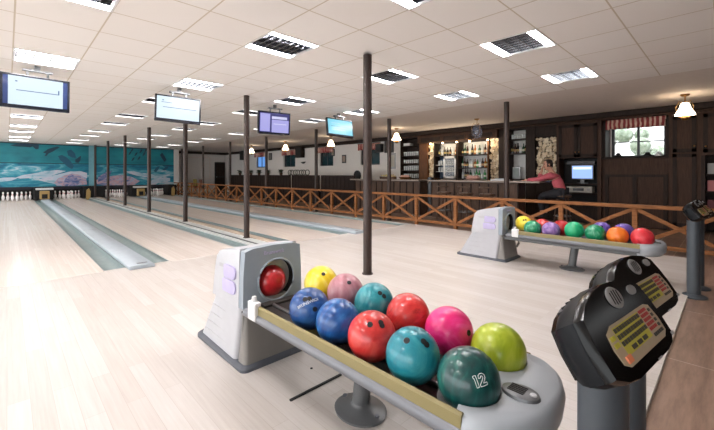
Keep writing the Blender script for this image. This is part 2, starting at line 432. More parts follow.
# ---------------------------------------------------------------- pin decks, mural
def mural_mat():
    m, nt, b = newmat('seascape_paint')
    mp = mapping(nt, scale=(0.55, 1, 2.0)); n = nt.nodes.new('ShaderNodeTexNoise')
    n.inputs['Scale'].default_value = 1.35; n.inputs['Detail'].default_value = 6; n.inputs['Distortion'].default_value = 1.2; n.inputs['Roughness'].default_value = 0.6
    r = ramp(nt, [(0.28, (16, 62, 98)), (0.39, (16, 104, 136)), (0.49, (30, 134, 158)), (0.57, (92, 170, 188)), (0.63, (184, 202, 212)), (0.70, (196, 178, 186)), (0.80, (80, 130, 160))])
    nt.links.new(mp.outputs['Vector'], n.inputs['Vector'])
    nt.links.new(n.outputs['Fac'], r.inputs['Fac']); nt.links.new(r.outputs['Color'], b.inputs['Base Color']); b.inputs['Roughness'].default_value = 0.45
    return m
def teal_mat():
    m, nt, b = newmat('teal_sea_paint')
    mp = mapping(nt, scale=(0.8, 1, 1.6)); n = nt.nodes.new('ShaderNodeTexNoise'); n.inputs['Scale'].default_value = 1.5; n.inputs['Detail'].default_value = 4
    r = ramp(nt, [(0.3, (14, 112, 128)), (0.7, (34, 150, 162))])
    nt.links.new(mp.outputs['Vector'], n.inputs['Vector'])
    nt.links.new(n.outputs['Fac'], r.inputs['Fac']); nt.links.new(r.outputs['Color'], b.inputs['Base Color']); b.inputs['Roughness'].default_value = 0.45
    return m
M['mural'] = mural_mat(); M['teal'] = teal_mat()
M['sea_dark'] = mat('painted_animal_slate', (30, 66, 86), 0.5); M['sea_mid'] = mat('painted_animal_blue', (34, 92, 120), 0.5)
def paint_mix(name, stops, sc):
    m, nt, b = newmat(name); mp = mapping(nt, scale=(0.8, 1, 1.5)); n = nt.nodes.new('ShaderNodeTexNoise')
    n.inputs['Scale'].default_value = sc; n.inputs['Detail'].default_value = 5; n.inputs['Distortion'].default_value = 1.0
    r = ramp(nt, stops); nt.links.new(mp.outputs['Vector'], n.inputs['Vector']); nt.links.new(n.outputs['Fac'], r.inputs['Fac'])
    nt.links.new(r.outputs['Color'], b.inputs['Base Color']); b.inputs['Roughness'].default_value = 0.5
    return m
M['reef_pale'] = paint_mix('painted_reef_pale', [(0.3, (70, 150, 176)), (0.45, (176, 200, 214)), (0.6, (206, 204, 216)), (0.75, (178, 184, 206))], 2.0)
M['reef_pink'] = paint_mix('painted_reef_pink', [(0.3, (70, 100, 150)), (0.42, (150, 150, 184)), (0.52, (200, 160, 164)), (0.60, (176, 180, 204)), (0.75, (96, 150, 180))], 3.5)
M['reef_blue'] = paint_mix('painted_reef_violet', [(0.3, (50, 76, 130)), (0.5, (104, 120, 166)), (0.62, (178, 160, 184)), (0.75, (70, 100, 150))], 5.0); M['pale_blue'] = mat('pale_blue_strip', (120, 176, 190), 0.5)
YM = 22.8
m1 = thing('mural_panel', 'painted underwater mural on the wall above the two leftmost lanes', 'mural', (0, YM, 0))
m2 = thing('mural_panel', 'painted underwater mural on the wall above the third and fourth lanes', 'mural', (0, YM, 0))
for t, a, b in ((m1, -6.1, 3.0), (m2, 3.22, 7.05)):
    MB().span((a, 0, 1.72), (b, 0.05, CEIL)).build('upper_board', M['teal'], t)
    MB().span((a, 0, 0.60), (b, 0.05, 1.70)).build('lower_board', M['mural'], t)
    MB().span((a, -0.01, 1.695), (b, 0.04, 1.725)).build('joint_strip', M['dark_blue'], t)
    MB().span((a, -0.012, CEIL - 0.05), (b, 0.05, CEIL - 0.001)).build('top_strip', M['dark_blue'], t)
struct(MB().span((3.0, YM, 0.0), (3.22, YM + 0.05, CEIL)).build('trim_4', M['pale_blue']))
def painted(par, pts, m, name, up=1, dz=0):          # flat painted shape lying on the board; pts are (u, v) spots on the wall
    poly = [on_y(u, v, YM) for u, v in pts]
    MB().prism(poly, 'y', -0.012 - dz, 0.002).build(name, m, par)
painted(m1, [(10, 145.5), (16, 144), (24, 143.6), (30, 144.2), (36, 144), (39, 145), (38.5, 149), (36, 149.5), (32.5, 146.5), (30, 147.5), (24, 146.8), (17, 146.4)], M['sea_dark'], 'painted_dolphin')
painted(m1, [(43, 152.5), (48, 149), (53, 147.5), (57, 146.5), (60, 147.2), (57, 149), (53, 151.5), (48.5, 153.5), (46.5, 156), (44.5, 156), (46, 153.5)], M['sea_dark'], 'painted_dolphin')
painted(m1, [(58, 156), (62, 155), (66, 157), (70, 160.5), (74, 166), (72, 169), (68, 167), (63, 162.5), (60, 160)], M['sea_mid'], 'painted_dolphin')
painted(m1, [(67, 151), (71, 149.5), (75, 153.5), (76, 158), (72, 157.5), (68, 155.5)], M['sea_mid'], 'painted_dolphin')
painted(m1, [(75, 160), (79, 157), (81, 155.5), (80.5, 160), (78.5, 163), (75.5, 162.5)], M['sea_dark'], 'painted_dolphin')
painted(m1, [(-6, 179), (4, 177.6), (12, 177.4), (18, 177.8), (12, 180.5), (2, 181.8), (-6, 182)], M['reef_pale'], 'painted_reef')
painted(m1, [(16, 177.5), (22, 175.2), (34, 173.4), (46, 171), (58, 170), (66, 171), (60, 173), (50, 176), (40, 178), (30, 178), (20, 178.6)], M['reef_pale'], 'painted_reef')
painted(m1, [(38, 180), (46, 177), (58, 174.5), (70, 171.5), (80, 171), (87, 173), (87, 178), (78, 183), (62, 185), (50, 183)], M['reef_pale'], 'painted_reef', dz=0.002)
painted(m1, [(54, 183), (58, 178.5), (64, 175.5), (72, 173.5), (80, 175), (86, 178), (87, 184.5), (70, 186), (57, 185.8)], M['reef_pink'], 'painted_coral', dz=0.004)
painted(m1, [(63, 185), (65, 179), (69, 175), (73, 175), (77, 178), (80, 183), (76, 186), (66, 186)], M['reef_blue'], 'painted_coral', dz=0.006)
for (u, v) in ((132, 150), (136, 154), (141, 151), (133, 159), (144, 154), (139, 158), (146, 150), (130, 153)):
    painted(m2, [(u - 1.8, v + 2.2), (u - 0.6, v - 0.6), (u + 1.4, v - 2.2), (u + 1.2, v - 0.2), (u, v + 1.4)], M['sea_dark'], 'painted_fish')
painted(m2, [(160, 155), (162, 152.5), (164.5, 156), (166.5, 160), (164.5, 162), (162, 158.5)], M['sea_dark'], 'painted_dolphin')
painted(m2, [(153.5, 171), (156.5, 167), (160, 166), (158.5, 169), (156, 172.5)], M['sea_mid'], 'painted_dolphin')
painted(m2, [(162, 170), (166, 166.5), (169.5, 164.8), (168, 168), (165, 170.5)], M['sea_mid'], 'painted_dolphin')
painted(m2, [(96, 180), (103, 177.5), (112, 176), (122, 175), (132, 177), (140, 181), (134, 185), (118, 186), (104, 185.5), (97, 184)], M['reef_pink'], 'painted_coral', dz=0.003)
painted(m2, [(98, 177), (106, 172), (112, 170.5), (110, 175), (103, 180), (98, 182)], M['reef_blue'], 'painted_coral', dz=0.004)
painted(m2, [(126, 171), (140, 172.5), (154, 174.5), (170, 174), (170, 176), (152, 178), (138, 176), (128, 173)], M['reef_pale'], 'painted_reef', dz=0.005)
painted(m2, [(148, 185.5), (152, 180), (160, 177.5), (170, 178), (170, 181), (158, 183), (153, 186)], M['reef_pale'], 'painted_reef', dz=0.006)
# dark fascia below the mural and side walls of the pits
for nm, a, b, lab in (('pit_fascia', -6.1, 3.1, 'dark board under the left half of the mural hiding the pin machines'), ('pit_fascia', 3.12, 7.05, 'dark board under the right half of the mural hiding the pin machines')):
    o = MB().span((a, YM - 0.03, 0.47), (b, YM + 0.04, 0.60)).build(nm, M['dark_blue']); tag(o, lab, 'board', 'boards under the mural')
def divider(x0, x1, lab):
    o = MB().span((x0, 22.32, 0.0), (x1, 24.0, 0.58)).build('pit_divider', M['recess'], bevel=0.01); tag(o, lab, 'pit wall', 'dark pit walls')
    return o
divider(0.90, 1.58, 'black pit wall between the first and second set of pins')
divider(2.74, 3.62, 'black pit wall between the second and third set of pins, at the post row')
divider(4.78, 5.46, 'black pit wall between the third and fourth set of pins')
divider(6.60, 7.04, 'black pit wall at the right end under the mural')
def hood(xc, lab, wide=0.62):
    t = thing('ball_return_hood', lab, 'ball return', (xc, 21.9, 0), group='ball return hoods at the pits')
    MB().span((-0.17, -0.15, 0.05), (0.17, 0.08, 0.42)).build('housing', M['gold_box'], t, bevel=0.02)
    MB().span((-0.10, -0.16, 0.08), (0.10, -0.149, 0.28)).build('opening', M['recess'], t)
    MB().span((-wide / 2, -0.16, 0.47), (wide / 2, 0.06, 0.56)).build('top_board', M['frame_white'], t, bevel=0.02)
hood(1.238, 'ochre ball return hood with a white top board between the two leftmost lanes')
hood(5.12, 'ochre ball return hood with a white top board between the third and fourth lanes', 0.7)
for x, lab in ((2.86, 'tan kickback plate beside the second set of pins'), (6.74, 'tan kickback plate at the right of the last set of pins')):
    tag(MB().prism([(x - 0.09, -0.06), (x + 0.09, -0.06), (x + 0.10, 0.34), (x + 0.03, 0.50), (x - 0.06, 0.42)], 'y', 21.9, 21.96).build('kickback_plate', M['gold_box'], bevel=0.008), lab, 'plate', 'tan plates by the pins')
for a, b in LANES:
    o = MB().span((a + 0.05, 22.84, 0.50), (b - 0.05, 22.88, 0.55)).build('pin_lamp', M['tube'])
    tag(o, 'strip lamp tucked under the board above the pins, ' + {-0.20: 'first lane from the left', 1.616: 'second lane from the left', 3.68: 'third lane from the left', 5.50: 'lane nearest the fence'}[a], 'lamp', 'pin lamps')
prof = [(0, 0), (0.026, 0), (0.030, 0.01), (0.045, 0.06), (0.0605, 0.114), (0.055, 0.16), (0.038, 0.21), (0.0245, 0.25), (0.0235, 0.27), (0.029, 0.315), (0.0323, 0.343), (0.028, 0.366), (0.015, 0.379), (0, 0.381)]
pin0 = MB().lathe(prof, n=16).build('bowling_pin', M['pin'], smooth=60)
pin0.data.materials.append(M['pin_red'])
for p in pin0.data.polygons:
    if 0.245 < p.center.z < 0.29: p.material_index = 1
first = True
for (a, b), nm in zip(LANES, ('first lane from the left', 'second lane from the left', 'third lane from the left', 'lane nearest the fence')):
    for r in range(4):
        for k in range(r + 1):
            o = pin0 if first else pin0.copy()
            if not first: COL.objects.link(o)
            first = False
            o.location = ((a + b) / 2 + (k - r / 2) * 0.305, 22.15 + r * 0.264, 0)
            tag(o, 'white bowling pin in the set at the end of the ' + nm.split(',')[0], 'bowling pin', 'pins of the ' + nm.split(',')[0])
# ================================================================== HANGING SCREENS
M['scr_white'] = emit('screen_white_blue', (220, 238, 250), 0.64, (16, 16, 20)); M['scr_lilac'] = emit('screen_lilac', (176, 174, 236), 0.55, (16, 16, 20))
M['scr_cyan'] = emit('screen_cyan', (132, 214, 236), 0.60, (16, 16, 20)); M['scr_blue'] = emit('screen_line_blue', (70, 110, 170), 0.45, (16, 16, 20)); M['scr_navy'] = emit('screen_navy', (60, 60, 150), 0.30, (16, 16, 20))
M['scr_pale'] = emit('screen_pale', (214, 216, 248), 0.58, (16, 16, 20)); M['scr_side'] = mat('screen_side_blue', (44, 60, 104), 0.2, coat=0.5)
def tv(label, c, w, h, yaw, tilt, kind, roll=0):
    t = thing('hanging_screen', label, 'screen', c, group='screens hung above the lanes')
    t.rotation_euler = Euler((tilt, roll, yaw), 'XYZ')
    MB().span((-w / 2, 0, -h), (w / 2, 0.06, 0)).build('casing', M['screen_black'], t, bevel=0.006)
    MB().span((-w * 0.3, 0.06, -h * 0.8), (w * 0.3, 0.09, -h * 0.2)).build('rear_housing', M['black_m'], t, bevel=0.01)
    m = 0.028; x0, x1, z0, z1 = -w / 2 + m, w / 2 - m, -h + 0.045, -m
    if kind == 'wide':
        MB().span((x0, -0.003, z0), (x1, 0.001, z1)).build('screen_border', M['scr_side'], t); x0 += 0.05; x1 -= 0.05
    MB().span((x0, -0.005, z0), (x1, 0.001, z1)).build('screen', M[{'wide': 'scr_white', 'white': 'scr_white', 'lilac': 'scr_navy', 'cyan': 'scr_cyan'}[kind]], t)
    W, Hh = x1 - x0, z1 - z0
    def patch(a, b, c_, d, m_, nm, k=1):
        MB().span((x0 + a * W, -0.005 - 0.001 * k, z0 + b * Hh), (x0 + c_ * W, -0.004, z0 + d * Hh)).build(nm, M[m_], t)
    if kind in ('wide', 'white'):
        patch(0.14, 0.50, 0.93, 0.525, 'scr_blue', 'score_line'); patch(0.905, 0.50, 0.93, 0.66, 'scr_blue', 'score_line') if kind == 'wide' else patch(0.1, 0.72, 0.35, 0.74, 'scr_blue', 'score_line')
        patch(0.12, 0.8, 0.16, 0.84, 'scr_blue', 'score_mark')
    elif kind == 'lilac':
        patch(0.02, 0.03, 0.34, 0.95, 'scr_lilac', 'score_panel'); patch(0.40, 0.0, 0.98, 0.66, 'scr_lilac', 'score_panel'); patch(0.40, 0.70, 0.92, 0.83, 'scr_pale', 'score_panel', 2); patch(0.46, 0.42, 0.9, 0.46, 'scr_pale', 'score_line', 3)
    else:
        patch(0.12, 0.52, 0.9, 0.545, 'scr_blue', 'score_line'); patch(0.14, 0.74, 0.5, 0.76, 'scr_pale', 'score_line'); patch(0.14, 0.28, 0.7, 0.30, 'scr_pale', 'score_line')
    for x in (-0.09, 0.12): MB().span((x - 0.012, 0.02, -0.02), (x + 0.012, 0.045, 0.08)).build('bracket', M['stand'], t)
    mt = MB()
    mt.span((-0.14, 0.01, 0.06), (0.17, 0.07, 0.085)); mt.build('mount_plate', M['stand'], t, bevel=0.004)
    MB().span((-0.02, 0.02, 0.085), (0.04, 0.06, 0.155)).build('mount_tube', M['stand'], t)
R = math.radians
tv('wide black screen showing a white score sheet, at the left edge above the first lane', (0.285, 6.45, 2.50), 0.71, 0.44, R(5), R(3), 'wide')
tv('white lit screen in front of the third post, above the second lane', (2.075, 6.45, 2.50), 0.70, 0.44, R(-9), R(-6), 'white', R(2.2))
tv('black screen with lilac and navy panels hung above the third lane', (4.02, 6.62, 2.495), 0.71, 0.47, R(-8), R(4), 'lilac')
tv('cyan lit screen tilted down, rightmost of the hanging screens', (5.62, 6.40, 2.49), 0.71, 0.43, R(-10), R(-14), 'cyan', R(3))

# ================================================================== BALL RETURNS
BR = 0.108
def make_return():
    t = thing('ball_return', 'x', 'ball return', (0, 0, 0))
    # ---- housing: y = 0 is the face plane, +y towards the pins
    def ring(z, w0, w1, yf, yb, r, n=5):            # rounded rectangle, w0 half width at the face, w1 at the back
        pts = []
        for (x, y, a0) in ((w1 - r, yb - r, 0), (-w1 + r, yb - r, 90)):
            for k in range(n + 1):
                a = R(a0 + 90 * k / n); pts.append((x + r * math.cos(a), y + r * math.sin(a), z))
        for (x, y, a0) in ((-w0 + r * .5, yf + r * .5, 180), (w0 - r * .5, yf + r * .5, 270)):
            for k in range(n + 1):
                a = R(a0 + 90 * k / n); pts.append((x + r * .5 * math.cos(a), y + r * .5 * math.sin(a), z))
        return pts
    MB().loft([ring(0.0, 0.255, 0.255, -0.075, 0.70, 0.08), ring(0.018, 0.255, 0.255, -0.075, 0.70, 0.08), ring(0.03, 0.24, 0.24, -0.06, 0.685, 0.08)]).build('plinth', M['plinth'], t, smooth=40)
    # lower skirt (light, clad with thin steps) behind, grey front
    MB().loft([ring(0.03, 0.235, 0.225, 0.07, 0.66, 0.06), ring(0.36, 0.224, 0.205, 0.02, 0.465, 0.06)]).build('lower_shell', M['body_light'], t, smooth=40)
    for k in range(4):
        z = 0.09 + k * 0.065; f = (z - 0.03) / 0.33
        yb = 0.66 + (0.465 - 0.66) * f; w = 0.232 + (0.216 - 0.232) * f
        for s in (-1, 1): MB().span((s * (w - 0.004), 0.10, z), (s * (w + 0.0015), yb - 0.06, z + 0.004)).build('shell_groove', M['emblem_grey'], t)
    MB().loft([ring(0.03, 0.225, 0.225, -0.045, 0.09, 0.06), ring(0.20, 0.215, 0.215, -0.02, 0.07, 0.06), ring(0.40, 0.20, 0.21, 0.0, 0.05, 0.05)]).build('lower_front', M['body_taupe'], t, smooth=40)
    # upper shell: side profile swept across
    prof = [(0.05, 0.36), (0.455, 0.36), (0.445, 0.44), (0.425, 0.56), (0.405, 0.63), (0.36, 0.672), (0.28, 0.695), (0.15, 0.715), (0.05, 0.725)]
    rings = []
    for x, dz, dy in ((-0.222, -0.015, -0.012), (-0.213, 0, 0), (0.213, 0, 0), (0.222, -0.015, -0.012)):
        rings.append([(x * (1 - 0.10 * (z - 0.36)), y + (dy if y > 0.1 else 0), z + (dz if z > 0.4 else 0)) for y, z in prof])
    MB().loft(rings).build('upper_shell', M['body_light'], t, smooth=35)
    # grey face with a round mouth: outline to circle bridge, thickness in y
    hx, hz, hr = 0.02, 0.505, 0.135; N = 48
    def outline(a):                                  # ray from hole centre to the face outline
        pts = [(-0.218, 0.36), (0.218, 0.36), (0.216, 0.55), (0.204, 0.712), (0.15, 0.727), (0.0, 0.735), (-0.15, 0.727), (-0.204, 0.712), (-0.216, 0.55)]
        d = Vector((math.cos(a), math.sin(a))); best = None
        for p, q in zip(pts, pts[1:] + pts[:1]):
            e = (q[0] - p[0], q[1] - p[1]); den = d.x * e[1] - d.y * e[0]
            if abs(den) < 1e-9: continue
            wx, wz = p[0] - hx, p[1] - hz
            k = (wx * e[1] - wz * e[0]) / den; u = (wx * d.y - wz * d.x) / den
            if k > 0 and -1e-6 <= u <= 1 + 1e-6 and (best is None or k < best): best = k
        return (hx + d.x * best, hz + d.y * best)
    A = [2 * PI * k / N for k in range(N)]
    # force corner rays
    for p in ((-0.218, 0.36), (0.218, 0.36), (0.204, 0.712), (-0.204, 0.712)):
        a = math.atan2(p[1] - hz, p[0] - hx) % (2 * PI); k = min(range(N), key=lambda i: abs(A[i] - a)); A[k] = a
    rf, rb, ro, rk = [], [], [], []
    for a in A:
        o = outline(a); c = (hx + hr * math.cos(a), hz + hr * math.sin(a))
        rf.append((o[0], -0.005, o[1])); ro.append((o[0], 0.05, o[1])); rb.append((c[0], -0.005, c[1])); rk.append((c[0], 0.05, c[1]))
    MB().loft([ro, rf, rb, rk], caps=False).build('face_plate', M['body_grey'], t, smooth=30)
    rim = [(hx + hr * math.cos(2 * PI * k / 40), -0.006, hz + hr * math.sin(2 * PI * k / 40)) for k in range(40)]
    MB().tube(rim, 0.007, closed=True).build('mouth_rim', M['body_grey'], t, smooth=60)
    mb = MB(); mb.cyl((hx, 0.0, hz), (hx, 0.26, hz), hr, 0.12, n=40, caps=False); mb.cyl((hx, 0.255, hz), (hx, 0.26, hz), 0.12, n=40)
    mb.build('mouth_tunnel', M['recess'], t, smooth=50)
    MB().span((-0.10, -0.06, 0.355), (0.15, 0.2, 0.372)).build('mouth_tray', M['tray'], t, bevel=0.004)
    Mx = Matrix.Translation((0.0, -0.0065, 0.688)) @ Matrix.Rotation(PI / 2, 4, 'X')
    text_mesh('face_lettering', 'Brunswick', 0.036, M['lilac'], t, Mx)
    # emblem on both side walls: plate and two rounded bars reading as a B
    for s in (-1, 1):
        def pill(y0, y1, z0, z1, r0, r1, x0, x1, m, nm):
            pts = []
            for (y, z, a0, r) in ((y0 + r0, z0 + r0, 180, r0), (y1 - r1, z0 + r1, 270, r1), (y1 - r1, z1 - r1, 0, r1), (y0 + r0, z1 - r0, 90, r0)):
                for k in range(6):
                    a = R(a0 + 18 * k); pts.append((y + r * math.cos(a), z + r * math.sin(a)))
            MB().prism(pts, 'x', s * x0, s * x1).build(nm, m, t, smooth=40, bevel=0.003)
        X0 = 0.208
        pill(0.10, 0.345, 0.435, 0.60, 0.01, 0.01, X0 - 0.02, X0 + 0.009, M['emblem_grey'], 'emblem_plate')
        pill(0.085, 0.25, 0.52, 0.605, 0.038, 0.015, X0 - 0.02, X0 + 0.022, M['lilac'], 'emblem_bar')
        pill(0.085, 0.27, 0.425, 0.51, 0.038, 0.015, X0 - 0.02, X0 + 0.022, M['lilac'], 'emblem_bar')
    # handle-like scoop low on the front right
    MB().tube([(0.12, -0.065, 0.17), (0.10, -0.10, 0.22), (0.09, -0.10, 0.28), (0.10, -0.05, 0.33)], 0.016).build('cable_guard', M['body_taupe'], t, smooth=60)
    # ---- rack
    xc = 0.045; L0, L1 = 0.02, -1.51                 # rails run from the mouth to the end cap
    for s in (-1, 1):
        x = xc + s * 0.275
        MB().prism([(x - 0.012, 0.398), (x + 0.012, 0.398), (x + 0.008 , 0.438), (x + 0.002, 0.446), (x - 0.004, 0.446), (x - 0.012, 0.438)], 'y', L0 - 0.17, L1).build('guard_strip', M['rail_gold'], t, smooth=40)
        xo = x + s * 0.004
        MB().prism([(xo + 0.024 * math.cos(a), 0.374 + 0.026 * math.sin(a)) for a in [2 * PI * k / 16 for k in range(16)]], 'y', L0 - 0.10, L1).build('rail', M['rail_grey'], t, smooth=60)
        # white clip at the housing end
        MB().span((x - 0.022 + s * 0.012, -0.235, 0.362), (x + 0.022 + s * 0.012, -0.150, 0.468)).build('clip', M['frame_white'], t, bevel=0.008)
        MB().cyl((x + s * 0.012, -0.19, 0.466), (x + s * 0.012, -0.19, 0.496), 0.018, 0.012, n=14).build('clip_knob', M['frame_white'], t, smooth=40)
    MB().span((xc - 0.27, L1, 0.345), (xc + 0.27, L0 - 0.02, 0.353)).build('tray', M['tray'], t)
    for x in (-0.20, -0.08, 0.08, 0.20):
        MB().cyl((xc + x, L1 + 0.02, 0.362), (xc + x, L0 - 0.04, 0.362), 0.010, n=12).build('ball_rod', M['steel'], t, smooth=60)
    MB().span((xc - 0.22, L1 + 0.02, 0.30), (xc + 0.22, L0 - 0.02, 0.345)).build('underframe', M['stand'], t, bevel=0.01)
    # rounded end cap with two ball dips
    def cap_ring(z, grow, n=24):
        pts = [(xc - 0.272 - grow, L1 + 0.03, z)]
        for k in range(n + 1):
            a = PI + PI * k / n
            pts.append((xc + (0.285 + grow) * (abs(math.cos(a)) ** 0.9) * (1 if math.cos(a) >= 0 else -1), L1 - 0.005 + (0.185 + grow) * math.sin(a), z))
        pts.append((xc + 0.285 + grow, L1 + 0.03, z))
        return pts
    ec = MB().loft([cap_ring(0.315, -0.03), cap_ring(0.345, -0.004), cap_ring(0.40, 0.004), cap_ring(0.43, -0.004), cap_ring(0.447, -0.022)]).build('end_cap', M['cap_grey'], t, smooth=50)
    ct = MB()
    for bx, by, bz in ((1.17, 0.645, 0.476), (1.45, 0.666, 0.475)): ct.sphere((bx - 1.265, by - 2.10, bz), BR + 0.005, 40, 24)
    ct = ct.build('cutter', None); bo = ec.modifiers.new('dips', 'BOOLEAN'); bo.object = ct; bo.operation = 'DIFFERENCE'; bo.solver = 'EXACT'
    me = bpy.data.meshes.new_from_object(ec.evaluated_get(bpy.context.evaluated_depsgraph_get())); ec.modifiers.clear(); ec.data = me; bpy.data.objects.remove(ct)
    me.set_sharp_from_angle(angle=R(50))
    for s in (-1, 1):                                # dark dips the end balls rest in
        MB().cyl((xc + s * 0.14, L1 + 0.065, 0.40), (xc + s * 0.14, L1 + 0.065, 0.405), 0.10, n=28).build('ball_dip', M['stand'], t, smooth=40)
    mb = MB(); mb.lathe([(0, 0.0), (0.05, 0), (0.047, 0.010), (0.038, 0.014), (0, 0.014)], (xc - 0.045, L1 - 0.088, 0.446), 28, sx=0.95, sy=1.3)
    mb.build('hand_dryer', M['stand'], t, smooth=40)
    mb = MB()
    for k in range(5): mb.box((xc - 0.066 + k * 0.0105, L1 - 0.078, 0.4605), (0.0055, 0.054, 0.003))
    mb.build('dryer_slot', M['recess'], t)
    MB().lathe([(0.012, 0), (0.010, 0.004), (0, 0.005)], (xc - 0.045, L1 - 0.130, 0.459), 14).build('dryer_button', M['emblem_grey'], t, smooth=50)
    # stand
    ya = -0.80
    MB().cyl((xc - 0.02, ya + 0.01, 0.02), (xc - 0.02, ya - 0.03, 0.32), 0.044, n=28).build('stand_post', M['stand'], t, smooth=40)
    MB().lathe([(0, 0), (0.125, 0), (0.128, 0.012), (0.11, 0.022), (0.058, 0.034), (0.046, 0.05), (0, 0.05)], (xc - 0.02, ya + 0.01, 0), 36, sx=0.95, sy=1.12).build('stand_foot', M['stand'], t, smooth=50)
    for s in (-1, 1): MB().cyl((xc - 0.02, ya + 0.01 + s * 0.115, 0.018), (xc - 0.02, ya + 0.01 + s * 0.115, 0.030), 0.012, n=10).build('bolt', M['plinth'], t, smooth=30)
    return t
ret1 = make_return(); ret1.location = (1.265, 2.10, 0)
tag(ret1, 'large grey ball return in the foreground with a rack of a dozen balls', 'ball return', 'ball returns')
ret2 = dup(ret1, (5.10, 2.19, 0), label='smaller-looking grey ball return farther off, beside the crossed fence')

# ================================================================== BALLS
BR = 0.108
bi = [0]
def ball(label, loc, m, group, holes=None, euler=(0, 0, 0), r=BR):
    bi[0] += 1
    o = MB().sphere((0, 0, 0), r, 40, 24).build('bowling_ball', m, smooth=80)
    o.location = loc; o.rotation_euler = euler; tag(o, label, 'bowling ball', group)
    for d in holes or ():
        v = Vector(d).normalized()
        MB().cyl(v * (r - 0.012), v * (r + 0.0004), 0.0125, n=18).build('finger_hole', M['hole'], o, smooth=40)
    return o
B = {
 'green12': ballmat('ball_deep_green', (8, 52, 54), (14, 74, 72), (44, 110, 98), 5, (3, 3, 0.8)),
 'teal': ballmat('ball_teal', (14, 98, 116), (28, 134, 150), (70, 160, 168), 7),
 'red': ballmat('ball_red', (170, 30, 34), (206, 52, 50), (222, 88, 78), 6),
 'blue': ballmat('ball_blue', (18, 60, 122), (30, 88, 156), (52, 116, 178), 6, (2.5, 2.5, 0.8)),
 'blue_dark': ballmat('ball_navy_blue', (18, 52, 108), (32, 78, 140), (60, 108, 164), 8),
 'lime': ballmat('ball_lime', (142, 164, 26), (168, 184, 44), (186, 196, 70), 5, (2, 2, 0.8)),
 'pink': ballmat('ball_magenta', (220, 16, 104), (236, 44, 128), (244, 96, 160), 5),
 'red2': ballmat('ball_coral_red', (196, 38, 42), (218, 66, 62), (150, 26, 32), 6, (2.5, 2.5, 0.7)),
 'teal2': ballmat('ball_pale_teal', (22, 112, 128), (44, 146, 156), (92, 174, 178), 7),
 'mauve': ballmat('ball_mauve', (166, 104, 116), (188, 128, 138), (204, 156, 160), 6),
 'yellow': ballmat('ball_yellow', (232, 200, 20), (242, 218, 60), (246, 232, 130), 5),
 'redin': ballmat('ball_crimson', (160, 22, 30), (190, 36, 42), (204, 70, 70), 6),
 'greenm': ballmat('ball_marbled_green', (14, 110, 72), (26, 140, 96), (150, 206, 180), 9),
 'green': ballmat('ball_bright_green', (14, 146, 96), (26, 166, 112), (60, 182, 134), 4),
 'purple': ballmat('ball_marbled_purple', (104, 74, 142), (142, 108, 172), (196, 160, 206), 9),
 'violet': ballmat('ball_violet', (84, 62, 150), (112, 90, 176), (150, 130, 200), 6),
 'orange': ballmat('ball_orange', (232, 96, 20), (240, 128, 40), (228, 80, 40), 5),
 'redend': ballmat('ball_scarlet', (206, 30, 48), (224, 56, 66), (170, 24, 40), 5),
}
def toward(loc, up=0.0, side=0.0):                   # direction from the ball towards the viewer, lifted and turned
    d = Vector((-loc[0], -loc[1], H - loc[2])).normalized(); rt = Vector((CY, -SY, 0))
    return (d + Vector((0, 0, up)) + rt * side)
G1 = 'balls on the near rack'
def hl(loc, *us): return [toward(loc, u, s) for u, s in us]
l = (1.17, 0.645, 0.476); g12 = ball('dark green ball with a white outlined 12, nearest on the front row', l, B['green12'], G1)
# the number 12 in outline strokes on the sphere
def on_ball(o, strokes, centre, upv, size, m, name, r=BR, width=0.0011):
    c = Vector(centre).normalized(); u = Vector(upv); u = (u - c * u.dot(c)).normalized(); x = u.cross(c)
    mb = MB()
    for st in strokes:
        pts = []
        for (px, py), (qx, qy) in zip(st, st[1:] + st[:1]):
            for k in range(3):
                f = k / 3; a = px + (qx - px) * f; b = py + (qy - py) * f
                pts.append((c + x * (a * size / r) + u * (b * size / r)).normalized() * (r + 0.0005))
        mb.tube(pts, width, 6, closed=True)
    mb.build(name, m, o, smooth=60)
one = [(-0.62, 0.5), (-0.34, 0.5), (-0.34, -0.5), (-0.56, -0.5), (-0.56, 0.30), (-0.62, 0.30)]
two = [(-0.14, 0.18), (-0.10, 0.40), (0.10, 0.52), (0.34, 0.50), (0.50, 0.34), (0.50, 0.12), (0.36, -0.08), (0.14, -0.28), (0.52, -0.28), (0.52, -0.50), (-0.18, -0.50), (-0.18, -0.32), (0.10, -0.06), (0.28, 0.14), (0.26, 0.28), (0.12, 0.32), (0.06, 0.18)]
on_ball(g12, [one, two], toward(l, -0.03, 0.36), Vector((0, 0, 1)) + Vector((CY, -SY, 0)) * -0.2, 0.036, M['lettering'], 'number_lettering')
l = (1.17, 0.889, 0.474); ball('teal ball between the green numbered ball and the red one on the front row', l, B['teal'], G1, hl(l, (0.85, -0.35), (0.55, 0.72), (0.75, 0.62)), (0.4, 0.2, 1))
l = (1.17, 1.115, 0.478); ball('red ball in the middle of the front row', l, B['red'], G1, hl(l, (0.62, -0.1), (0.62, 0.6), (0.9, 0.62)), (1, 0.3, 2))
l = (1.17, 1.345, 0.476); ball('plain royal blue ball, second from the housing on the front row', l, B['blue'], G1, (), (0.2, 0.5, 0))
l = (1.17, 1.578, 0.478); b_l = ball('blue ball with white lettering and three holes next to the housing', l, B['blue_dark'], G1, hl(l, (0.55, -0.28), (0.62, 0.0), (-0.05, 0.28)), (0.3, 0, 1))
inv = b_l.rotation_euler.to_matrix().inverted()
def fix_parts(o):                                    # holes were given in world directions: undo the ball's own turn
    i = o.rotation_euler.to_matrix().inverted()
    for ch in o.children: ch.matrix_parent_inverse = i.to_4x4()
c = toward(l, 0.30, -0.08).normalized(); u = Vector((0, 0, 1)) + Vector((CY, -SY, 0)) * -0.35; u = (u - c * u.dot(c)).normalized(); x = u.cross(c)
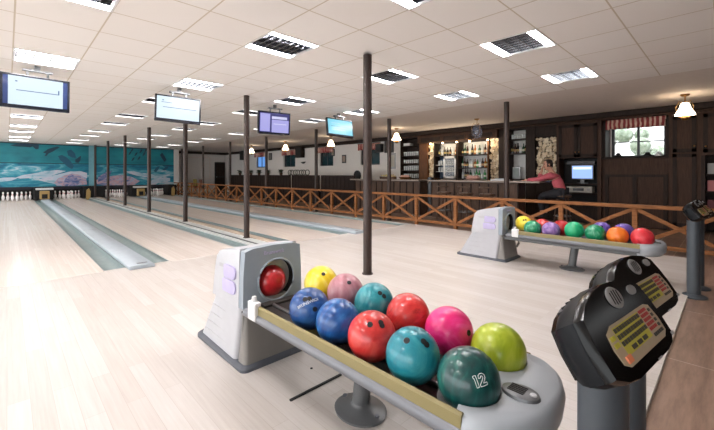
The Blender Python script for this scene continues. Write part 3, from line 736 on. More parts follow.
text_mesh('ball_lettering', 'BRUNSWICK', 0.023, M['lettering'], b_l, None, 0.0004, wrap=lambda p: (c + x * (p.x / BR) + u * (p.y / BR)).normalized() * (BR + 0.0006 + p.z))
XB = 1.45
l = (XB, 0.666, 0.475); ball('lime green ball beside the end cap on the back row', l, B['lime'], G1, (), (0, 0.2, 0))
l = (XB, 0.896, 0.484); ball('magenta pink ball, second from the end cap on the back row', l, B['pink'], G1, hl(l, (-0.1, 0.95)), (0, 0, 2))
l = (XB, 1.131, 0.49); ball('coral red ball on the back row between the pink and pale teal balls', l, B['red2'], G1, (), (0.5, 0.9, 0))
l = (XB, 1.365, 0.492); ball('pale teal ball with two holes on the back row', l, B['teal2'], G1, hl(l, (0.7, 0.42), (0.45, 0.68)), (0.3, 0.3, 0))
l = (XB, 1.600, 0.497); ball('mauve pink ball with one visible hole on the back row', l, B['mauve'], G1, hl(l, (0.72, 0.3)), (0, 0, 0))
l = (XB, 1.832, 0.500); ball('yellow ball nearest the housing on the back row', l, B['yellow'], G1, hl(l, (0.75, 0.2)), (0, 0, 0))
l = (1.275, 2.17, 0.483); ball('crimson red ball inside the mouth of the near ball return', l, B['redin'], 'balls in the return mouth', (), (0, 0, 0))
G2 = 'balls on the far rack'
XF, XK = 5.02, 5.28
for lab, xx, y, z, m, hs in (
 ('yellow ball at the mouth of the far ball return', XK - 0.06, 2.03, 0.505, 'yellow', ((0.5, 0.0), (0.5, 0.3))),
 ('marbled green ball first on the front row of the far rack', XF, 1.835, 0.475, 'greenm', ()),
 ('marbled purple ball second on the front row of the far rack', XF, 1.61, 0.478, 'purple', ()),
 ('plain bright green ball in the middle of the far rack', XF, 1.345, 0.505, 'green', ()),
 ('marbled green ball with white flecks right of the plain green ball on the far rack', XF, 1.125, 0.492, 'greenm', ()),
 ('orange ball second from the end of the far rack', XF, 0.905, 0.49, 'orange', ()),
 ('scarlet red ball at the end of the far rack', XF, 0.680, 0.50, 'redend', ()),
 ('red ball behind the marbled green ball on the back row of the far rack', XK, 1.80, 0.478, 'red', ()),
 ('red ball on the back row of the far rack behind the purple ball', XK, 1.565, 0.482, 'redin', ()),
 ('violet ball behind the flecked green ball on the far rack', XK, 1.115, 0.50, 'violet', ((0.55, 0.05),)),
 ('violet ball behind the orange ball on the far rack', XK, 0.89, 0.505, 'violet', ())):
    l = (xx, y, z); ball(lab, l, B[m], G2, hl(l, *hs), (y, xx, 0))
for o in list(COL.objects):
    if o.name.startswith('bowling_ball'): fix_parts(o)

# ================================================================== CONSOLES
def make_console(zf):
    t = thing('console', 'x', 'keypad console')
    MB().lathe([(0, 0), (0.105, 0), (0.105, 0.012), (0.07, 0.03), (0.056, 0.035), (0, 0.035)], (0, 0, zf), 36).build('base', M['post_grey'], t, smooth=40)
    MB().cyl((0, 0, zf + 0.03), (0, 0, 0.74), 0.053, n=32).build('pedestal', M['post_grey'], t, smooth=40)
    # head: face axes (right, up, normal) about the keypad centre
    yaw, tilt = R(-7), R(54)
    Rr = Vector((math.cos(yaw), math.sin(yaw), 0)); Bk = Vector((-math.sin(yaw), math.cos(yaw), 0))
    Up = Bk * math.cos(tilt) + Vector((0, 0, 1)) * math.sin(tilt); Nn = Rr.cross(Up)
    O = Vector((0.012, -0.068, 0.83))
    Xf = Matrix.Translation(O) @ Matrix((( Rr.x, Up.x, Nn.x, 0), (Rr.y, Up.y, Nn.y, 0), (Rr.z, Up.z, Nn.z, 0), (0, 0, 0, 1)))
    def X(): m_ = MB(); m_.X = Xf; return m_
    def lay(pts, z): return [(p[0], p[1], z) for p in pts]
    face = [(-0.215, -0.040), (-0.170, -0.058), (-0.12, -0.066), (0.09, -0.066), (0.14, -0.060), (0.175, -0.044), (0.186, 0.0), (0.188, 0.045), (0.180, 0.085), (0.13, 0.106), (0.05, 0.119), (-0.02, 0.122), (-0.09, 0.114), (-0.15, 0.098), (-0.195, 0.075), (-0.212, 0.02)]
    cx, cy = -0.013, 0.028
    def sc(k, dx=0, dy=0): return [(cx + (x - cx) * k + dx, cy + (y - cy) * k + dy) for x, y in face]
    X().loft([lay(sc(0.975), 0.0), lay(sc(1.0), -0.010), lay(sc(1.0), -0.022)]).build('head_bezel', M['console'], t, smooth=40)
    X().loft([lay(sc(1.0), -0.023), lay(sc(1.0), -0.055), lay(sc(0.94), -0.075), lay(sc(0.80, 0, 0.0), -0.10)]).build('head_rear', M['console_side'], t, smooth=40)
    # vented hump on the rear top
    X().loft([lay(sc(0.95, 0, 0.004), -0.05), lay(sc(0.86, 0, 0.004), -0.095), lay(sc(0.6), -0.115)]).build('rear_hump', M['console'], t, smooth=40)
    mb = X()
    for k in range(8):
        x = -0.12 + k * 0.03
        mb.box((x, 0.113 - abs(x + 0.013) ** 1.8 * 0.95, -0.068), (0.008, 0.010, 0.03))
    mb.build('vent_rib', M['console_side'], t)
    # neck
    MB().loft([[(0.050 * math.cos(a), 0.050 * math.sin(a), 0.70) for a in [2 * PI * k / 24 for k in range(24)]], [(0.02 + 0.075 * math.cos(a), 0.01 + 0.05 * math.sin(a), 0.79) for a in [2 * PI * k / 24 for k in range(24)]]]).build('neck', M['console_side'], t, smooth=40)
    # keypad sheet, rounded
    kp = [(-0.148, -0.030), (-0.125, -0.040), (0.115, -0.040), (0.142, -0.030), (0.150, 0.0), (0.143, 0.033), (0.118, 0.040), (-0.105, 0.040), (-0.142, 0.030), (-0.152, 0.0)]
    X().loft([lay(kp, -0.001), lay(kp, 0.0015)]).build('keypad', M['keypad'], t)
    kb = 0.003
    def keys(x0, y0, nx, ny, dx, dy, w, h, m_, nm, shear=0.0):
        mb = X()
        for j in range(ny):
            for i in range(nx): mb.box((x0 + i * dx + j * shear, y0 - j * dy, kb - 0.0008), (w, h, 0.0022))
        mb.build(nm, m_, t)
    X().loft([lay([(-0.108, -0.0225), (0.055, -0.0225), (0.055, 0.034), (-0.108, 0.034)], 0.001), lay([(-0.108, -0.0225), (0.055, -0.0225), (0.055, 0.034), (-0.108, 0.034)], 0.002)]).build('key_field', M['key_yellow'], t)
    keys(-0.100, 0.027, 10, 3, 0.0163, 0.0135, 0.012, 0.0088, M['key_dark'], 'letter_keys')
    keys(-0.060, -0.0150, 3, 1, 0.036, 0.01, 0.026, 0.0085, M['key_dark'], 'wide_keys')
    keys(0.068, 0.030, 4, 5, 0.0125, 0.010, 0.0095, 0.007, M['key_red'], 'number_keys')
    keys(0.126, 0.024, 1, 4, 0.012, 0.012, 0.011, 0.007, M['key_dark'], 'function_keys')
    keys(0.070, -0.024, 5, 1, 0.0135, 0.010, 0.010, 0.007, M['key_dark'], 'function_keys')
    keys(-0.136, 0.018, 2, 2, 0.014, 0.014, 0.010, 0.009, M['key_yellow'], 'side_keys')
    X().box((-0.117, -0.0265, 0.003), (0.026, 0.014, 0.004)).build('orange_key', M['key_orange'], t, bevel=0.001)
    # round speaker vent with slots, and small oval badge
    X().lathe([(0.0, 0.0), (0.034, 0.0), (0.036, 0.002), (0.033, 0.0045), (0.0, 0.0045)], (0.0, 0.083, 0.0), 32, sx=1.1, sy=0.72).build('speaker_grille', M['vent'], t, smooth=40)
    mb = X()
    for k in range(4):
        x = -0.0195 + k * 0.013; hh = 0.038 * math.sqrt(max(0.05, 1 - (x / 0.034) ** 2))
        mb.box((x, 0.083, 0.0046), (0.0046, hh * 0.9, 0.0016), (0, 0, R(-14)))
    mb.build('grille_slot', M['hole'], t)
    X().lathe([(0, 0), (0.02, 0), (0.02, 0.003), (0, 0.004)], (0.115, 0.080, 0), 24, sx=1.25, sy=0.6).build('badge', M['vent'], t, smooth=40)
    X().box((0.168, -0.045, -0.004), (0.018, 0.008, 0.01)).build('corner_clip', M['vent'], t)
    X().box((0.02, -0.063, -0.004), (0.03, 0.004, 0.008)).build('corner_clip', M['vent'], t)
    return t
c1 = make_console(-0.02); c1.location = (1.05, 0.22, 0)
tag(c1, 'black keypad console on a grey pedestal, nearest to the camera', 'keypad console', 'keypad consoles')
dup(c1, (1.45, 0.24, 0), label='black keypad console right behind the nearest one, mostly hidden')
dup(c1, (4.90, 0.26, 0), label='black keypad console on a grey pedestal by the far fence, front one of its pair')
dup(c1, (5.30, 0.25, 0), label='black keypad console by the far fence, behind the front one of its pair')
# small things on the floor
tag(MB().box((1.255, 1.62, 0.004), (0.36, 0.014, 0.008), (0, 0, 0.0)).build('floor_slot', M['black_m']), 'thin black bar lying on the pale floor beside the near rack stand', 'bar')
tag(MB().cyl((1.35, 1.80, 0), (1.35, 1.80, 0.004), 0.008, n=12).build('floor_plug', M['black_m'], smooth=40), 'tiny dark plug in the pale floor under the near rack', 'plug')
# ================================================================== BAR SIDE WALL WITH WINDOW HOLES
XW = 10.8
def wall_x(x0, x1, ya, yb, z0, z1, holes):
    ys = sorted({ya, yb} | {h[0] for h in holes} | {h[1] for h in holes}); zs = sorted({z0, z1} | {h[2] for h in holes} | {h[3] for h in holes})
    mb = MB()
    for a, b in zip(ys, ys[1:]):
        for c, d in zip(zs, zs[1:]):
            if any(h[0] <= a and b <= h[1] and h[2] <= c and d <= h[3] for h in holes): continue
            mb.span((x0, a, c), (x1, b, d))
    return mb
WIN = [(1.02, 2.08, 1.60, 2.36), (9.85, 10.95, 1.58, 2.28), (12.75, 13.75, 1.58, 2.28), (15.8, 16.9, 1.58, 2.28), (18.85, 19.9, 1.58, 2.28)]
struct(MB().span((10.0, -4.5, -0.1), (10.9, -0.58, CEIL)).build('wall_right', M['dark_wood']))  # unseen stretch in dark wood, added so the console faces reflect black
struct(MB().span((-6.2, -4.6, -0.1), (10.9, -4.5, CEIL)).build('wall_back', M['dark_wood']))  # unseen, added in dark wood to keep sky glare off the consoles
struct(wall_x(XW, 11.0, -0.55, 24.4, -0.1, CEIL, WIN).build('wall_right', M['wallw']))
M['pane_dark'] = mat('dark_teal_pane', (22, 48, 56), 0.15, coat=0.4); M['pane_blue'] = emit('daylight_glow_pane', (96, 150, 220), 0.55, (90, 120, 170))  # blue pane emits its own glow in place of daylight behind it
M['glassclear'] = glass('window_glass', (230, 236, 240), alpha=0.12)
M['win_frame'] = mat('window_frame_dark', (40, 40, 46), 0.4); M['reveal'] = mat('window_reveal', (206, 204, 200), 0.7)
def valance_mat():
    m, nt, b = newmat('striped_valance')
    mp = mapping(nt); w = nt.nodes.new('ShaderNodeTexWave'); w.bands_direction = 'Y'; w.inputs['Scale'].default_value = 3.6; w.inputs['Distortion'].default_value = 2.5; w.inputs['Detail Scale'].default_value = 1.5
    r = ramp(nt, [(0.40, (150, 60, 62)), (0.52, (160, 78, 76)), (0.60, (214, 176, 158)), (0.8, (222, 190, 172))])
    nt.links.new(mp.outputs['Vector'], w.inputs['Vector']); nt.links.new(w.outputs['Fac'], r.inputs['Fac']); nt.links.new(r.outputs['Color'], b.inputs['Base Color']); b.inputs['Roughness'].default_value = 0.85
    return m
M['valance'] = valance_mat()
for k, (a, b, c, d) in enumerate(WIN):
    w = thing('window_%d' % (k + 1), None, None, (10.9, (a + b) / 2, c)); struct(w)
    W, Hh = (b - a) / 2, d - c
    mb = MB()
    for p, q in (((-0.03, -W, 0), (0.03, -W + 0.06, Hh)), ((-0.03, W - 0.06, 0), (0.03, W, Hh)), ((-0.03, -W, 0), (0.03, W, 0.05)), ((-0.03, -W, Hh - 0.05), (0.03, W, Hh)), ((-0.025, -0.025, 0), (0.025, 0.025, Hh))): mb.span(p, q)
    if k == 0: mb.span((-0.02, -W, Hh * 0.48), (0.02, W, Hh * 0.48 + 0.025))
    mb.build('window_frame', M['win_frame'], w)
    MB().span((0.0, -W, 0), (0.008, W, Hh)).build('pane', M['glassclear'] if k == 0 else M['pane_blue'] if k == 4 else M['pane_dark'], w)
def valance(label, x, ya, yb, z0, z1):
    n = 60; rings = []
    for zz in range(3):
        z = z1 + (z0 - z1) * zz / 2; amp = 0.006 + 0.016 * zz / 2
        rings.append([(x + amp * math.sin(k * 1.35) + 0.3 * amp * math.sin(k * 0.47), ya + (yb - ya) * k / n, z - (0.012 * math.sin(k * 0.9) if zz == 2 else 0)) for k in range(n + 1)])
    o = MB().loft(rings, caps=False, closed=False).build('valance', M['valance'], smooth=70)
    s = o.modifiers.new('solid', 'SOLIDIFY'); s.thickness = 0.006
    tag(o, label, 'curtain', 'striped window valances')
    MB().cyl((x, ya - 0.03, z1), (x, yb + 0.03, z1), 0.012, n=10).build('rod', M['win_frame'], o, smooth=40)
valance('red and cream striped valance over the bright window at the right', 10.36, 0.99, 2.10, 2.26, 2.50)
for (a, b, c, d), lb in zip(WIN[1:], ('nearest to the bar', 'second from the bar', 'third from the bar', 'farthest from the bar')):
    valance('faded red striped valance over the dark window %s on the white wall' % lb, 10.74, a - 0.08, b + 0.10, 2.20, 2.47)
# outside, seen through the bright window
M['hedge'] = ballmat('hedge_leaves', (84, 106, 84), (136, 152, 128), (190, 200, 190), 9, dist=0.5)
mb = MB()
for k in range(110):
    y = random.uniform(-1.5, 4.5); z = random.uniform(0.2, 2.5); mb.sphere((13.4 + random.uniform(-0.3, 0.3), y, z), random.uniform(0.18, 0.34), 8, 6)
o = mb.build('hedge', M['hedge'], smooth=80); tag(o, 'pale green hedge outside the bright window', 'hedge')
struct(MB().span((11.0, -6, -0.3), (20, 12, -0.1)).build('ground', mat('gravel', (170, 168, 160), 0.9)))

# ================================================================== BAR BACK WALL JOINERY (front plane x = 10.2)
XF0 = 10.2
DW, DW2, WW = M['dark_wood'], M['dark_wood2'], M['warm_wood']
# cornice over everything
c = thing('cornice', 'long dark wooden cornice under the ceiling above the bar and cabinets', 'cornice', (0, 0, 0))
MB().span((10.06, -0.57, 2.52), (10.8, 8.36, CEIL - 0.001)).build('crown', DW2, c, bevel=0.02)
MB().span((10.14, -0.57, 2.48), (10.8, 8.36, 2.52)).build('frieze', DW, c, bevel=0.008)
def panel_door(parent, ya, yb, z0, z1, name='door', knob=None, m=None):
    d = MB().span((XF0 - 0.02, ya, z0), (XF0, yb, z1)).build(name, m or DW, parent, bevel=0.004)
    mb = MB(); f = 0.07
    for p, q in (((XF0 - 0.034, ya, z0), (XF0 - 0.02, ya + f, z1)), ((XF0 - 0.034, yb - f, z0), (XF0 - 0.02, yb, z1)), ((XF0 - 0.034, ya, z0), (XF0 - 0.02, yb, z0 + f)), ((XF0 - 0.034, ya, z1 - f), (XF0 - 0.02, yb, z1))): mb.span(p, q)
    mb.build('door_frame', DW2, d)
    if knob is not None: MB().sphere((XF0 - 0.05, knob, (z0 + z1) / 2 if z1 < 1.6 else z0 + 0.12), 0.017, 12, 8).build('knob', M['brass'], d, smooth=80)
    return d
def open_case(name, label, ya, yb, z0, z1, shelves, back, grp=None, th=0.035, mback=None):
    t = thing(name, label, 'shelf unit', (0, 0, 0), group=grp)
    MB().span((XF0, ya, z0), (XW, ya + th, z1)).build('side_panel', DW2, t); MB().span((XF0, yb - th, z0), (XW, yb, z1)).build('side_panel', DW2, t)
    MB().span((XF0, ya + th, z1 - th), (XW, yb - th, z1)).build('top_panel', DW2, t)
    MB().span((XW - 0.24, ya + th, z0), (XW - 0.22, yb - th, z1 - th)).build('back_panel', back, t)
    for z in shelves: MB().span((XF0 + 0.02, ya + th, z - 0.025), (XW - 0.24, yb - th, z)).build('shelf', DW2, t)
    return t
M['backlit'] = mat('pale_shelf_back', (206, 204, 200), 0.3)
open_case('shelf_unit', 'dark open shelf unit with rows of glasses at the left end of the bar', 7.46, 8.30, 0.0, 2.48, (1.06, 1.33, 1.58, 1.84, 2.2), DW2)
w = MB().span((XF0 - 0.02, 7.12, 0), (XW, 7.455, 2.239)).build('wood_pillar', WW, bevel=0.01); tag(w, 'warm lit wooden pillar beside the glass shelves', 'pillar')
hd = thing('bar_header', 'dark panelled wooden header above the bottle shelves with small spotlights', 'panel', (0, 0, 0))
MB().span((XF0 - 0.12, 4.66, 2.24), (XW, 7.46, 2.48)).build('panel', DW, hd, bevel=0.006)
for k in range(3): MB().span((XF0 - 0.135, 4.8 + k * 0.88, 2.27), (XF0 - 0.12, 5.55 + k * 0.88, 2.41)).build('inset_panel', DW2, hd, bevel=0.004)
case = open_case('bottle_shelf', 'dark shelving full of bottles in the middle of the bar back wall', 4.98, 6.02, 0.0, 2.24, (1.06, 1.40, 1.80), M['backlit'])
case2 = open_case('bottle_shelf', 'pale backed shelving over the glass fronted cooler, left of the bottles', 6.02, 6.88, 0.0, 2.24, (1.06, 1.80), M['backlit'])
open_case('shelf_unit', 'narrow dark shelf unit with bottles right of the post in front of the bar', 3.88, 4.42, 0.0, 2.48, (1.06, 1.78, 2.18), M['backlit'])
for a, b, m, lb in ((4.42, 4.66, DW2, 'dark wooden upright panel behind the post in front of the bar'), (3.66, 3.88, DW2, 'dark wooden upright between the narrow shelves and the stacked log panel')):
    tag(MB().span((XF0 - 0.03, a, 0), (XW, b, 2.48)).build('wood_pillar', m, bevel=0.01), lb, 'pillar')
tag(MB().span((XF0 - 0.06, 4.952, 1.0), (XF0 - 0.001, 4.992, 2.239)).build('wood_pillar', WW, bevel=0.008), 'thin warm wooden pillar right of the bottle shelves', 'pillar')
# stacked log / stone columns
def logs_mat():
    m, nt, b = newmat('log_ends')
    mp = mapping(nt); n = nt.nodes.new('ShaderNodeTexVoronoi'); n.inputs['Scale'].default_value = 9
    r = ramp(nt, [(0.0, (170, 146, 116)), (0.4, (216, 196, 164)), (0.75, (236, 222, 196)), (1.0, (190, 172, 146))])
    nt.links.new(mp.outputs['Vector'], n.inputs['Vector'])
    s = nt.nodes.new('ShaderNodeSeparateColor'); nt.links.new(n.outputs['Color'], s.inputs[0]); nt.links.new(s.outputs[0], r.inputs['Fac'])
    nt.links.new(r.outputs['Color'], b.inputs['Base Color']); b.inputs['Roughness'].default_value = 0.8
    return m
M['logs'] = logs_mat()
def log_panel(label, ya, yb, z0, z1):
    t = thing('log_panel', label, 'wall cladding', (0, 0, 0), group='log end panels')
    MB().span((XF0 + 0.08, ya, z0), (XW, yb, z1)).build('backing', DW2, t)
    mb = MB(); z = z0 + 0.04
    while z < z1 - 0.03:
        y = ya + 0.04 + random.uniform(0, 0.03)
        while y < yb - 0.025:
            r = random.uniform(0.034, 0.055); x = XF0 + 0.08 - random.uniform(0.02, 0.09)
            mb.cyl((x, y + random.uniform(-.006, .006), z + random.uniform(-.012, .012)), (XF0 + 0.09, y, z), r, n=8); y += r * 1.95
        z += 0.076
    o = mb.build('log_ends', M['logs'], t); o['kind'] = 'stuff'
log_panel('narrow column of pale log ends left of the glass cooler', 6.885, 7.115, 1.02, 2.235)
log_panel('column of pale log ends just left of the post in front of the bar', 4.665, 4.945, 1.02, 2.235)
log_panel('panel of stacked pale log ends behind the person in pink', 3.145, 3.655, 1.02, 2.195)
tag(MB().span((XF0, 3.14, 2.2), (XW, 3.66, 2.48)).build('panel_board', DW2), 'dark board above the stacked log panel', 'panel')
tag(MB().span((XF0, 3.14, 0), (XW, 3.66, 1.02)).build('base_cabinet', DW2), 'dark low cabinet below the stacked log panel', 'cabinet')
for a, b, lb in ((4.66, 4.95, 'dark low cabinet under the log column beside the post'), (6.88, 7.12, 'dark low cabinet under the narrow log column at the left')):
    tag(MB().span((XF0, a, 0), (XW, b, 1.02)).build('base_cabinet', DW2), lb, 'cabinet')
# cabinet with two upper doors and a desk niche
cb = thing('cabinet', 'dark oak cabinet with two upper doors and a desk niche for a small monitor', 'cabinet', (0, 0, 0))
for a, b in ((3.08, 3.14), (2.16, 2.24)): MB().span((XF0, a, 0), (XW, b, 2.48)).build('side_panel', DW, cb)
MB().span((XF0, 2.24, 1.60), (XW, 3.08, 2.48)).build('upper_box', DW, cb)
panel_door(cb, 2.24, 2.655, 1.62, 2.43, knob=2.62); panel_door(cb, 2.665, 3.08, 1.62, 2.43, knob=2.70)
MB().span((XW - 0.2, 2.24, 0), (XW - 0.16, 3.08, 1.6)).build('back_panel', M['recess'], cb)
MB().span((XF0 + 0.02, 2.24, 0.93), (XW - 0.2, 3.08, 0.96)).build('desk_shelf', DW2, cb); MB().span((XF0 + 0.02, 2.24, 0.70), (XW - 0.2, 3.08, 0.73)).build('desk_shelf', DW2, cb); MB().span((XF0, 2.24, 0), (XW - 0.2, 3.08, 0.45)).build('base_box', DW2, cb)
mo = thing('monitor', 'small monitor with a light blue screen in the cabinet niche', 'monitor', (10.36, 2.60, 0.96), R(8))
MB().span((0, -0.24, 0.10), (0.04, 0.24, 0.47)).build('casing', M['black'], mo, bevel=0.005)
MB().span((-0.004, -0.215, 0.13), (0.002, 0.215, 0.445)).build('screen', emit('desk_screen', (120, 150, 216), 0.9), mo)
MB().span((-0.006, -0.19, 0.36), (-0.003, 0.19, 0.41)).build('window_bar', emit('desk_screen_bar', (198, 214, 240), 0.9), mo)
MB().span((0.01, -0.04, 0.02), (0.04, 0.04, 0.14)).build('stand', M['black'], mo); MB().span((-0.06, -0.12, 0), (0.10, 0.12, 0.02)).build('base', M['black'], mo, bevel=0.004)
st = thing('receiver', 'silver stereo receiver on the shelf under the monitor', 'hi-fi receiver', (10.26, 2.66, 0.73))
MB().span((0, -0.30, 0.01), (0.28, 0.26, 0.16)).build('casing', mat('receiver_silver', (176, 172, 164), 0.4), st, bevel=0.005)
MB().span((-0.004, -0.12, 0.05), (0, 0.12, 0.12)).build('display', M['black'], st)
for y in (-0.22, 0.20): MB().cyl((-0.02, y, 0.085), (0, y, 0.085), 0.03, n=16).build('dial', M['steel'], st, smooth=40)
tag(MB().span((10.42, 2.34, 0.99 + .45), (10.58, 2.96, 1.53)).build('paper_tray', M['win_frame'], bevel=0.004), 'dark tray tucked under the upper doors above the monitor', 'tray')
# window niche panelling
nb = thing('window_panelling', 'dark oak panelling with two large fields below the bright window', 'panelling', (0, 0, 0))
MB().span((XF0 + 0.10, 0.93, 0), (XW, 2.16, 1.58)).build('panel', DW, nb)
MB().span((XF0 + 0.04, 0.93, 1.56), (XW + 0.06, 2.16, 1.60)).build('sill', DW2, nb, bevel=0.006)
mb = MB()
for p, q in (((XF0 + 0.06, 0.96, 1.13), (XF0 + 0.10, 2.10, 1.19)), ((XF0 + 0.06, 0.96, 0), (XF0 + 0.10, 1.03, 1.13)), ((XF0 + 0.06, 2.03, 0), (XF0 + 0.10, 2.10, 1.13)), ((XF0 + 0.06, 1.49, 0), (XF0 + 0.10, 1.57, 1.13))): mb.span(p, q)
mb.build('field_frame', DW2, nb)
MB().span((XF0 + 0.24, 0.93, 2.40), (XW, 2.16, 2.48)).build('head_board', DW2, nb)
for a, b in ((0.93, 1.00), (2.10, 2.16)): MB().span((XF0 + 0.12, a, 1.60), (XW, b, 2.40)).build('side_lining', DW2, nb)
for y, lb in ((1.88, 'small dark trinket at the left end of the window sill'), (1.33, 'small dark figure in the middle of the window sill'), (1.13, 'small pale trinket at the right end of the window sill')):
    mb = MB().lathe([(0, 0), (0.05, 0), (0.06, 0.03), (0.03, 0.07), (0.035, 0.09), (0, 0.11)], n=14, sy=1.4)
    tag(mb.build('trinket', M['black_m'] if y > 1.2 else M['frame_white'], smooth=50, loc=(10.5, y, 1.60)), lb, 'trinket')
# cabinets at the right
cr = thing('cabinet', 'tall dark oak cabinet with an upper and a lower door right of the bright window', 'cabinet', (0, 0, 0))
MB().span((XF0, 0.43, 0), (XW, 0.93, 2.48)).build('body', DW, cr)
panel_door(cr, 0.50, 0.87, 1.66, 2.42, knob=0.53); panel_door(cr, 0.50, 0.87, 0.10, 1.62, knob=0.53)
cs = thing('cabinet', 'dark oak cabinet at the right photo edge with open shelves below its door', 'cabinet', (0, 0, 0))
MB().span((XF0, -0.55, 1.58), (XW, 0.43, 2.48)).build('upper_box', DW, cs); panel_door(cs, -0.5, 0.40, 1.64, 2.42, knob=0.36)
MB().span((XF0, 0.37, 0), (XW, 0.43, 1.58)).build('side_panel', DW2, cs); MB().span((XW - 0.2, -0.55, 0), (XW, 0.37, 1.58)).build('back_panel', DW2, cs)
for z in (0.45, 0.85, 1.2): MB().span((XF0 + 0.02, -0.55, z - 0.03), (XW - 0.2, 0.37, z)).build('shelf', DW2, cs)
for z, c_, lb in ((1.2, (150, 148, 146), 'pale grey box on the top open shelf at the right edge'), (0.85, (176, 110, 112), 'dusty pink box on the middle open shelf at the right edge'), (0.45, (96, 40, 48), 'dark red box on the low open shelf at the right edge')):
    tag(MB().span((XF0 + 0.08, 0.05, z), (XF0 + 0.34, 0.34, z + 0.22)).build('box', mat('box_%d' % int(z * 100), c_, 0.6), bevel=0.006), lb, 'box')

# ---------------------------------------------------------------- bottles and glasses
def bottle_mesh(h, r, m, ml):
    mb = MB().lathe([(0, 0), (r, 0), (r, h * 0.2), (r, h * 0.42), (r, h * 0.55), (r * 0.85, h * 0.64), (r * 0.36, h * 0.74), (r * 0.33, h * 0.96), (r * 0.4, h * 0.97), (r * 0.4, h), (0, h)], n=12)
    o = mb.build('bottle', m, smooth=40); o.data.materials.append(ml)
    for p in o.data.polygons:
        if h * 0.2 < p.center.z < h * 0.42: p.material_index = 1
    return o
for o_ in ():
    pass
def bottle_row(x, ya, yb, z, n, kinds, group, label):
    for k in range(n):
        y = ya + (yb - ya) * (k + 0.5) / n
        src = protos[kinds[k % len(kinds)]]
        o = src.copy(); COL.objects.link(o); o.location = (x + random.uniform(-.02, .02), y, z); s = random.uniform(0.9, 1.1); o.scale = (1, 1, s)
        tag(o, label % src['look'], 'bottle', group + ', ' + src['look'])
protos = {}
for key, c_, cl, h, r, look in (('green', (24, 70, 40), (200, 196, 170), 0.30, 0.036, 'dark green'), ('brown', (60, 32, 18), (190, 150, 110), 0.28, 0.038, 'brown'), ('clear', (206, 212, 212), (230, 228, 220), 0.29, 0.038, 'clear'),
        ('amber', (168, 98, 40), (222, 200, 150), 0.28, 0.040, 'amber'), ('black', (22, 22, 24), (170, 150, 90), 0.30, 0.037, 'black'), ('lgreen', (70, 150, 84), (220, 226, 214), 0.27, 0.038, 'light green')):
    me_o = bottle_mesh(h, r, mat('bottle_' + key, c_, 0.12, coat=0.6), mat('bottle_label_' + key, cl, 0.6)); me_o['look'] = look; protos[key] = me_o
XB0 = 10.38
bottle_row(XB0, 5.04, 5.96, 1.80, 11, ['clear', 'brown', 'clear', 'green', 'clear', 'amber', 'black', 'clear', 'brown', 'green', 'black'], 'bottles on the top bar shelf', '%s bottle on the top shelf behind the bar')
bottle_row(XB0, 5.04, 5.96, 1.40, 11, ['lgreen', 'amber', 'brown', 'clear', 'lgreen', 'amber', 'clear', 'clear', 'black', 'brown', 'green'], 'bottles on the middle bar shelf', '%s bottle on the middle shelf behind the bar')
bottle_row(XB0, 5.04, 5.96, 1.06, 10, ['clear', 'lgreen', 'clear', 'lgreen', 'lgreen', 'clear', 'green', 'brown', 'black', 'clear'], 'bottles on the low bar shelf', '%s bottle on the low shelf behind the bar')
bottle_row(XB0, 6.1, 6.82, 1.80, 7, ['amber', 'clear', 'brown', 'black', 'black', 'clear', 'black'], 'bottles over the cooler', '%s bottle on the shelf over the glass cooler')
bottle_row(XB0, 3.93, 4.38, 1.78, 6, ['black', 'green', 'clear', 'black', 'brown', 'black'], 'bottles in the narrow shelf unit', '%s bottle in the narrow shelf unit right of the post')
for p in protos.values(): bpy.data.objects.remove(p)
gl = None
def glass_row(x, ya, yb, z, n, h, lab, grp):
    global gl
    for k in range(n):
        if gl is None:
            gl = MB().lathe([(0, 0.002), (0.03, 0), (0.036, 0.13), (0.033, 0.13), (0.028, 0.008), (0, 0.008)], n=12).build('drinking_glass', M['glass'], smooth=50); o = gl
        else: o = gl.copy(); COL.objects.link(o)
        o.location = (x, ya + (yb - ya) * (k + .5) / n, z); o.scale = (1, 1, h / 0.13); tag(o, lab, 'glass', grp)
for z, h, nm in ((1.06, 0.15, 'lowest'), (1.33, 0.16, 'second'), (1.58, 0.13, 'third'), (1.84, 0.15, 'fourth')):
    for x in (10.32,): glass_row(x, 7.52, 8.24, z, 8, h, 'clear drinking glass on the %s shelf of the dark unit left of the bar' % nm, 'glasses on the %s shelf' % nm)
glass_row(10.35, 3.94, 4.36, 2.18, 6, 0.13, 'clear drinking glass on the top of the narrow shelf unit', 'glasses in the narrow shelf unit')
tag(MB().span((10.28, 7.95, 2.2), (10.5, 8.22, 2.30)).build('box', M['frame_white'], bevel=0.01), 'white box on the top shelf of the dark glass unit', 'box')
# cooler
co = thing('cooler', 'white framed glass door cooler with rows of glasses behind the bar', 'cooler', (0, 0, 0))
mb = MB()
for p, q in (((XF0, 6.06, 1.06), (XF0 + 0.03, 6.11, 1.775)), ((XF0, 6.46, 1.06), (XF0 + 0.03, 6.51, 1.775)), ((XF0, 6.06, 1.06), (XF0 + 0.03, 6.51, 1.12)), ((XF0, 6.06, 1.70), (XF0 + 0.03, 6.51, 1.775))): mb.span(p, q)
mb.build('door_frame', M['frame_white'], co)
MB().span((XF0 + 0.30, 6.06, 1.06), (XF0 + 0.33, 6.84, 1.775)).build('back', mat('cooler_blue', (78, 96, 118), 0.35), co)
for z in (1.28, 1.5): MB().span((XF0 + 0.05, 6.06, z - 0.012), (XF0 + 0.30, 6.84, z)).build('shelf', M['frame_white'], co)
MB().span((XF0 + 0.01, 6.11, 1.12), (XF0 + 0.015, 6.46, 1.70)).build('door_glass', M['glassclear'], co)
for z, nm in ((1.28, 'lower'), (1.5, 'upper')): glass_row(10.35, 6.14, 6.8, z, 8, 0.14, 'frosty glass on the %s shelf of the white cooler' % nm, 'glasses in the cooler, %s shelf' % nm)
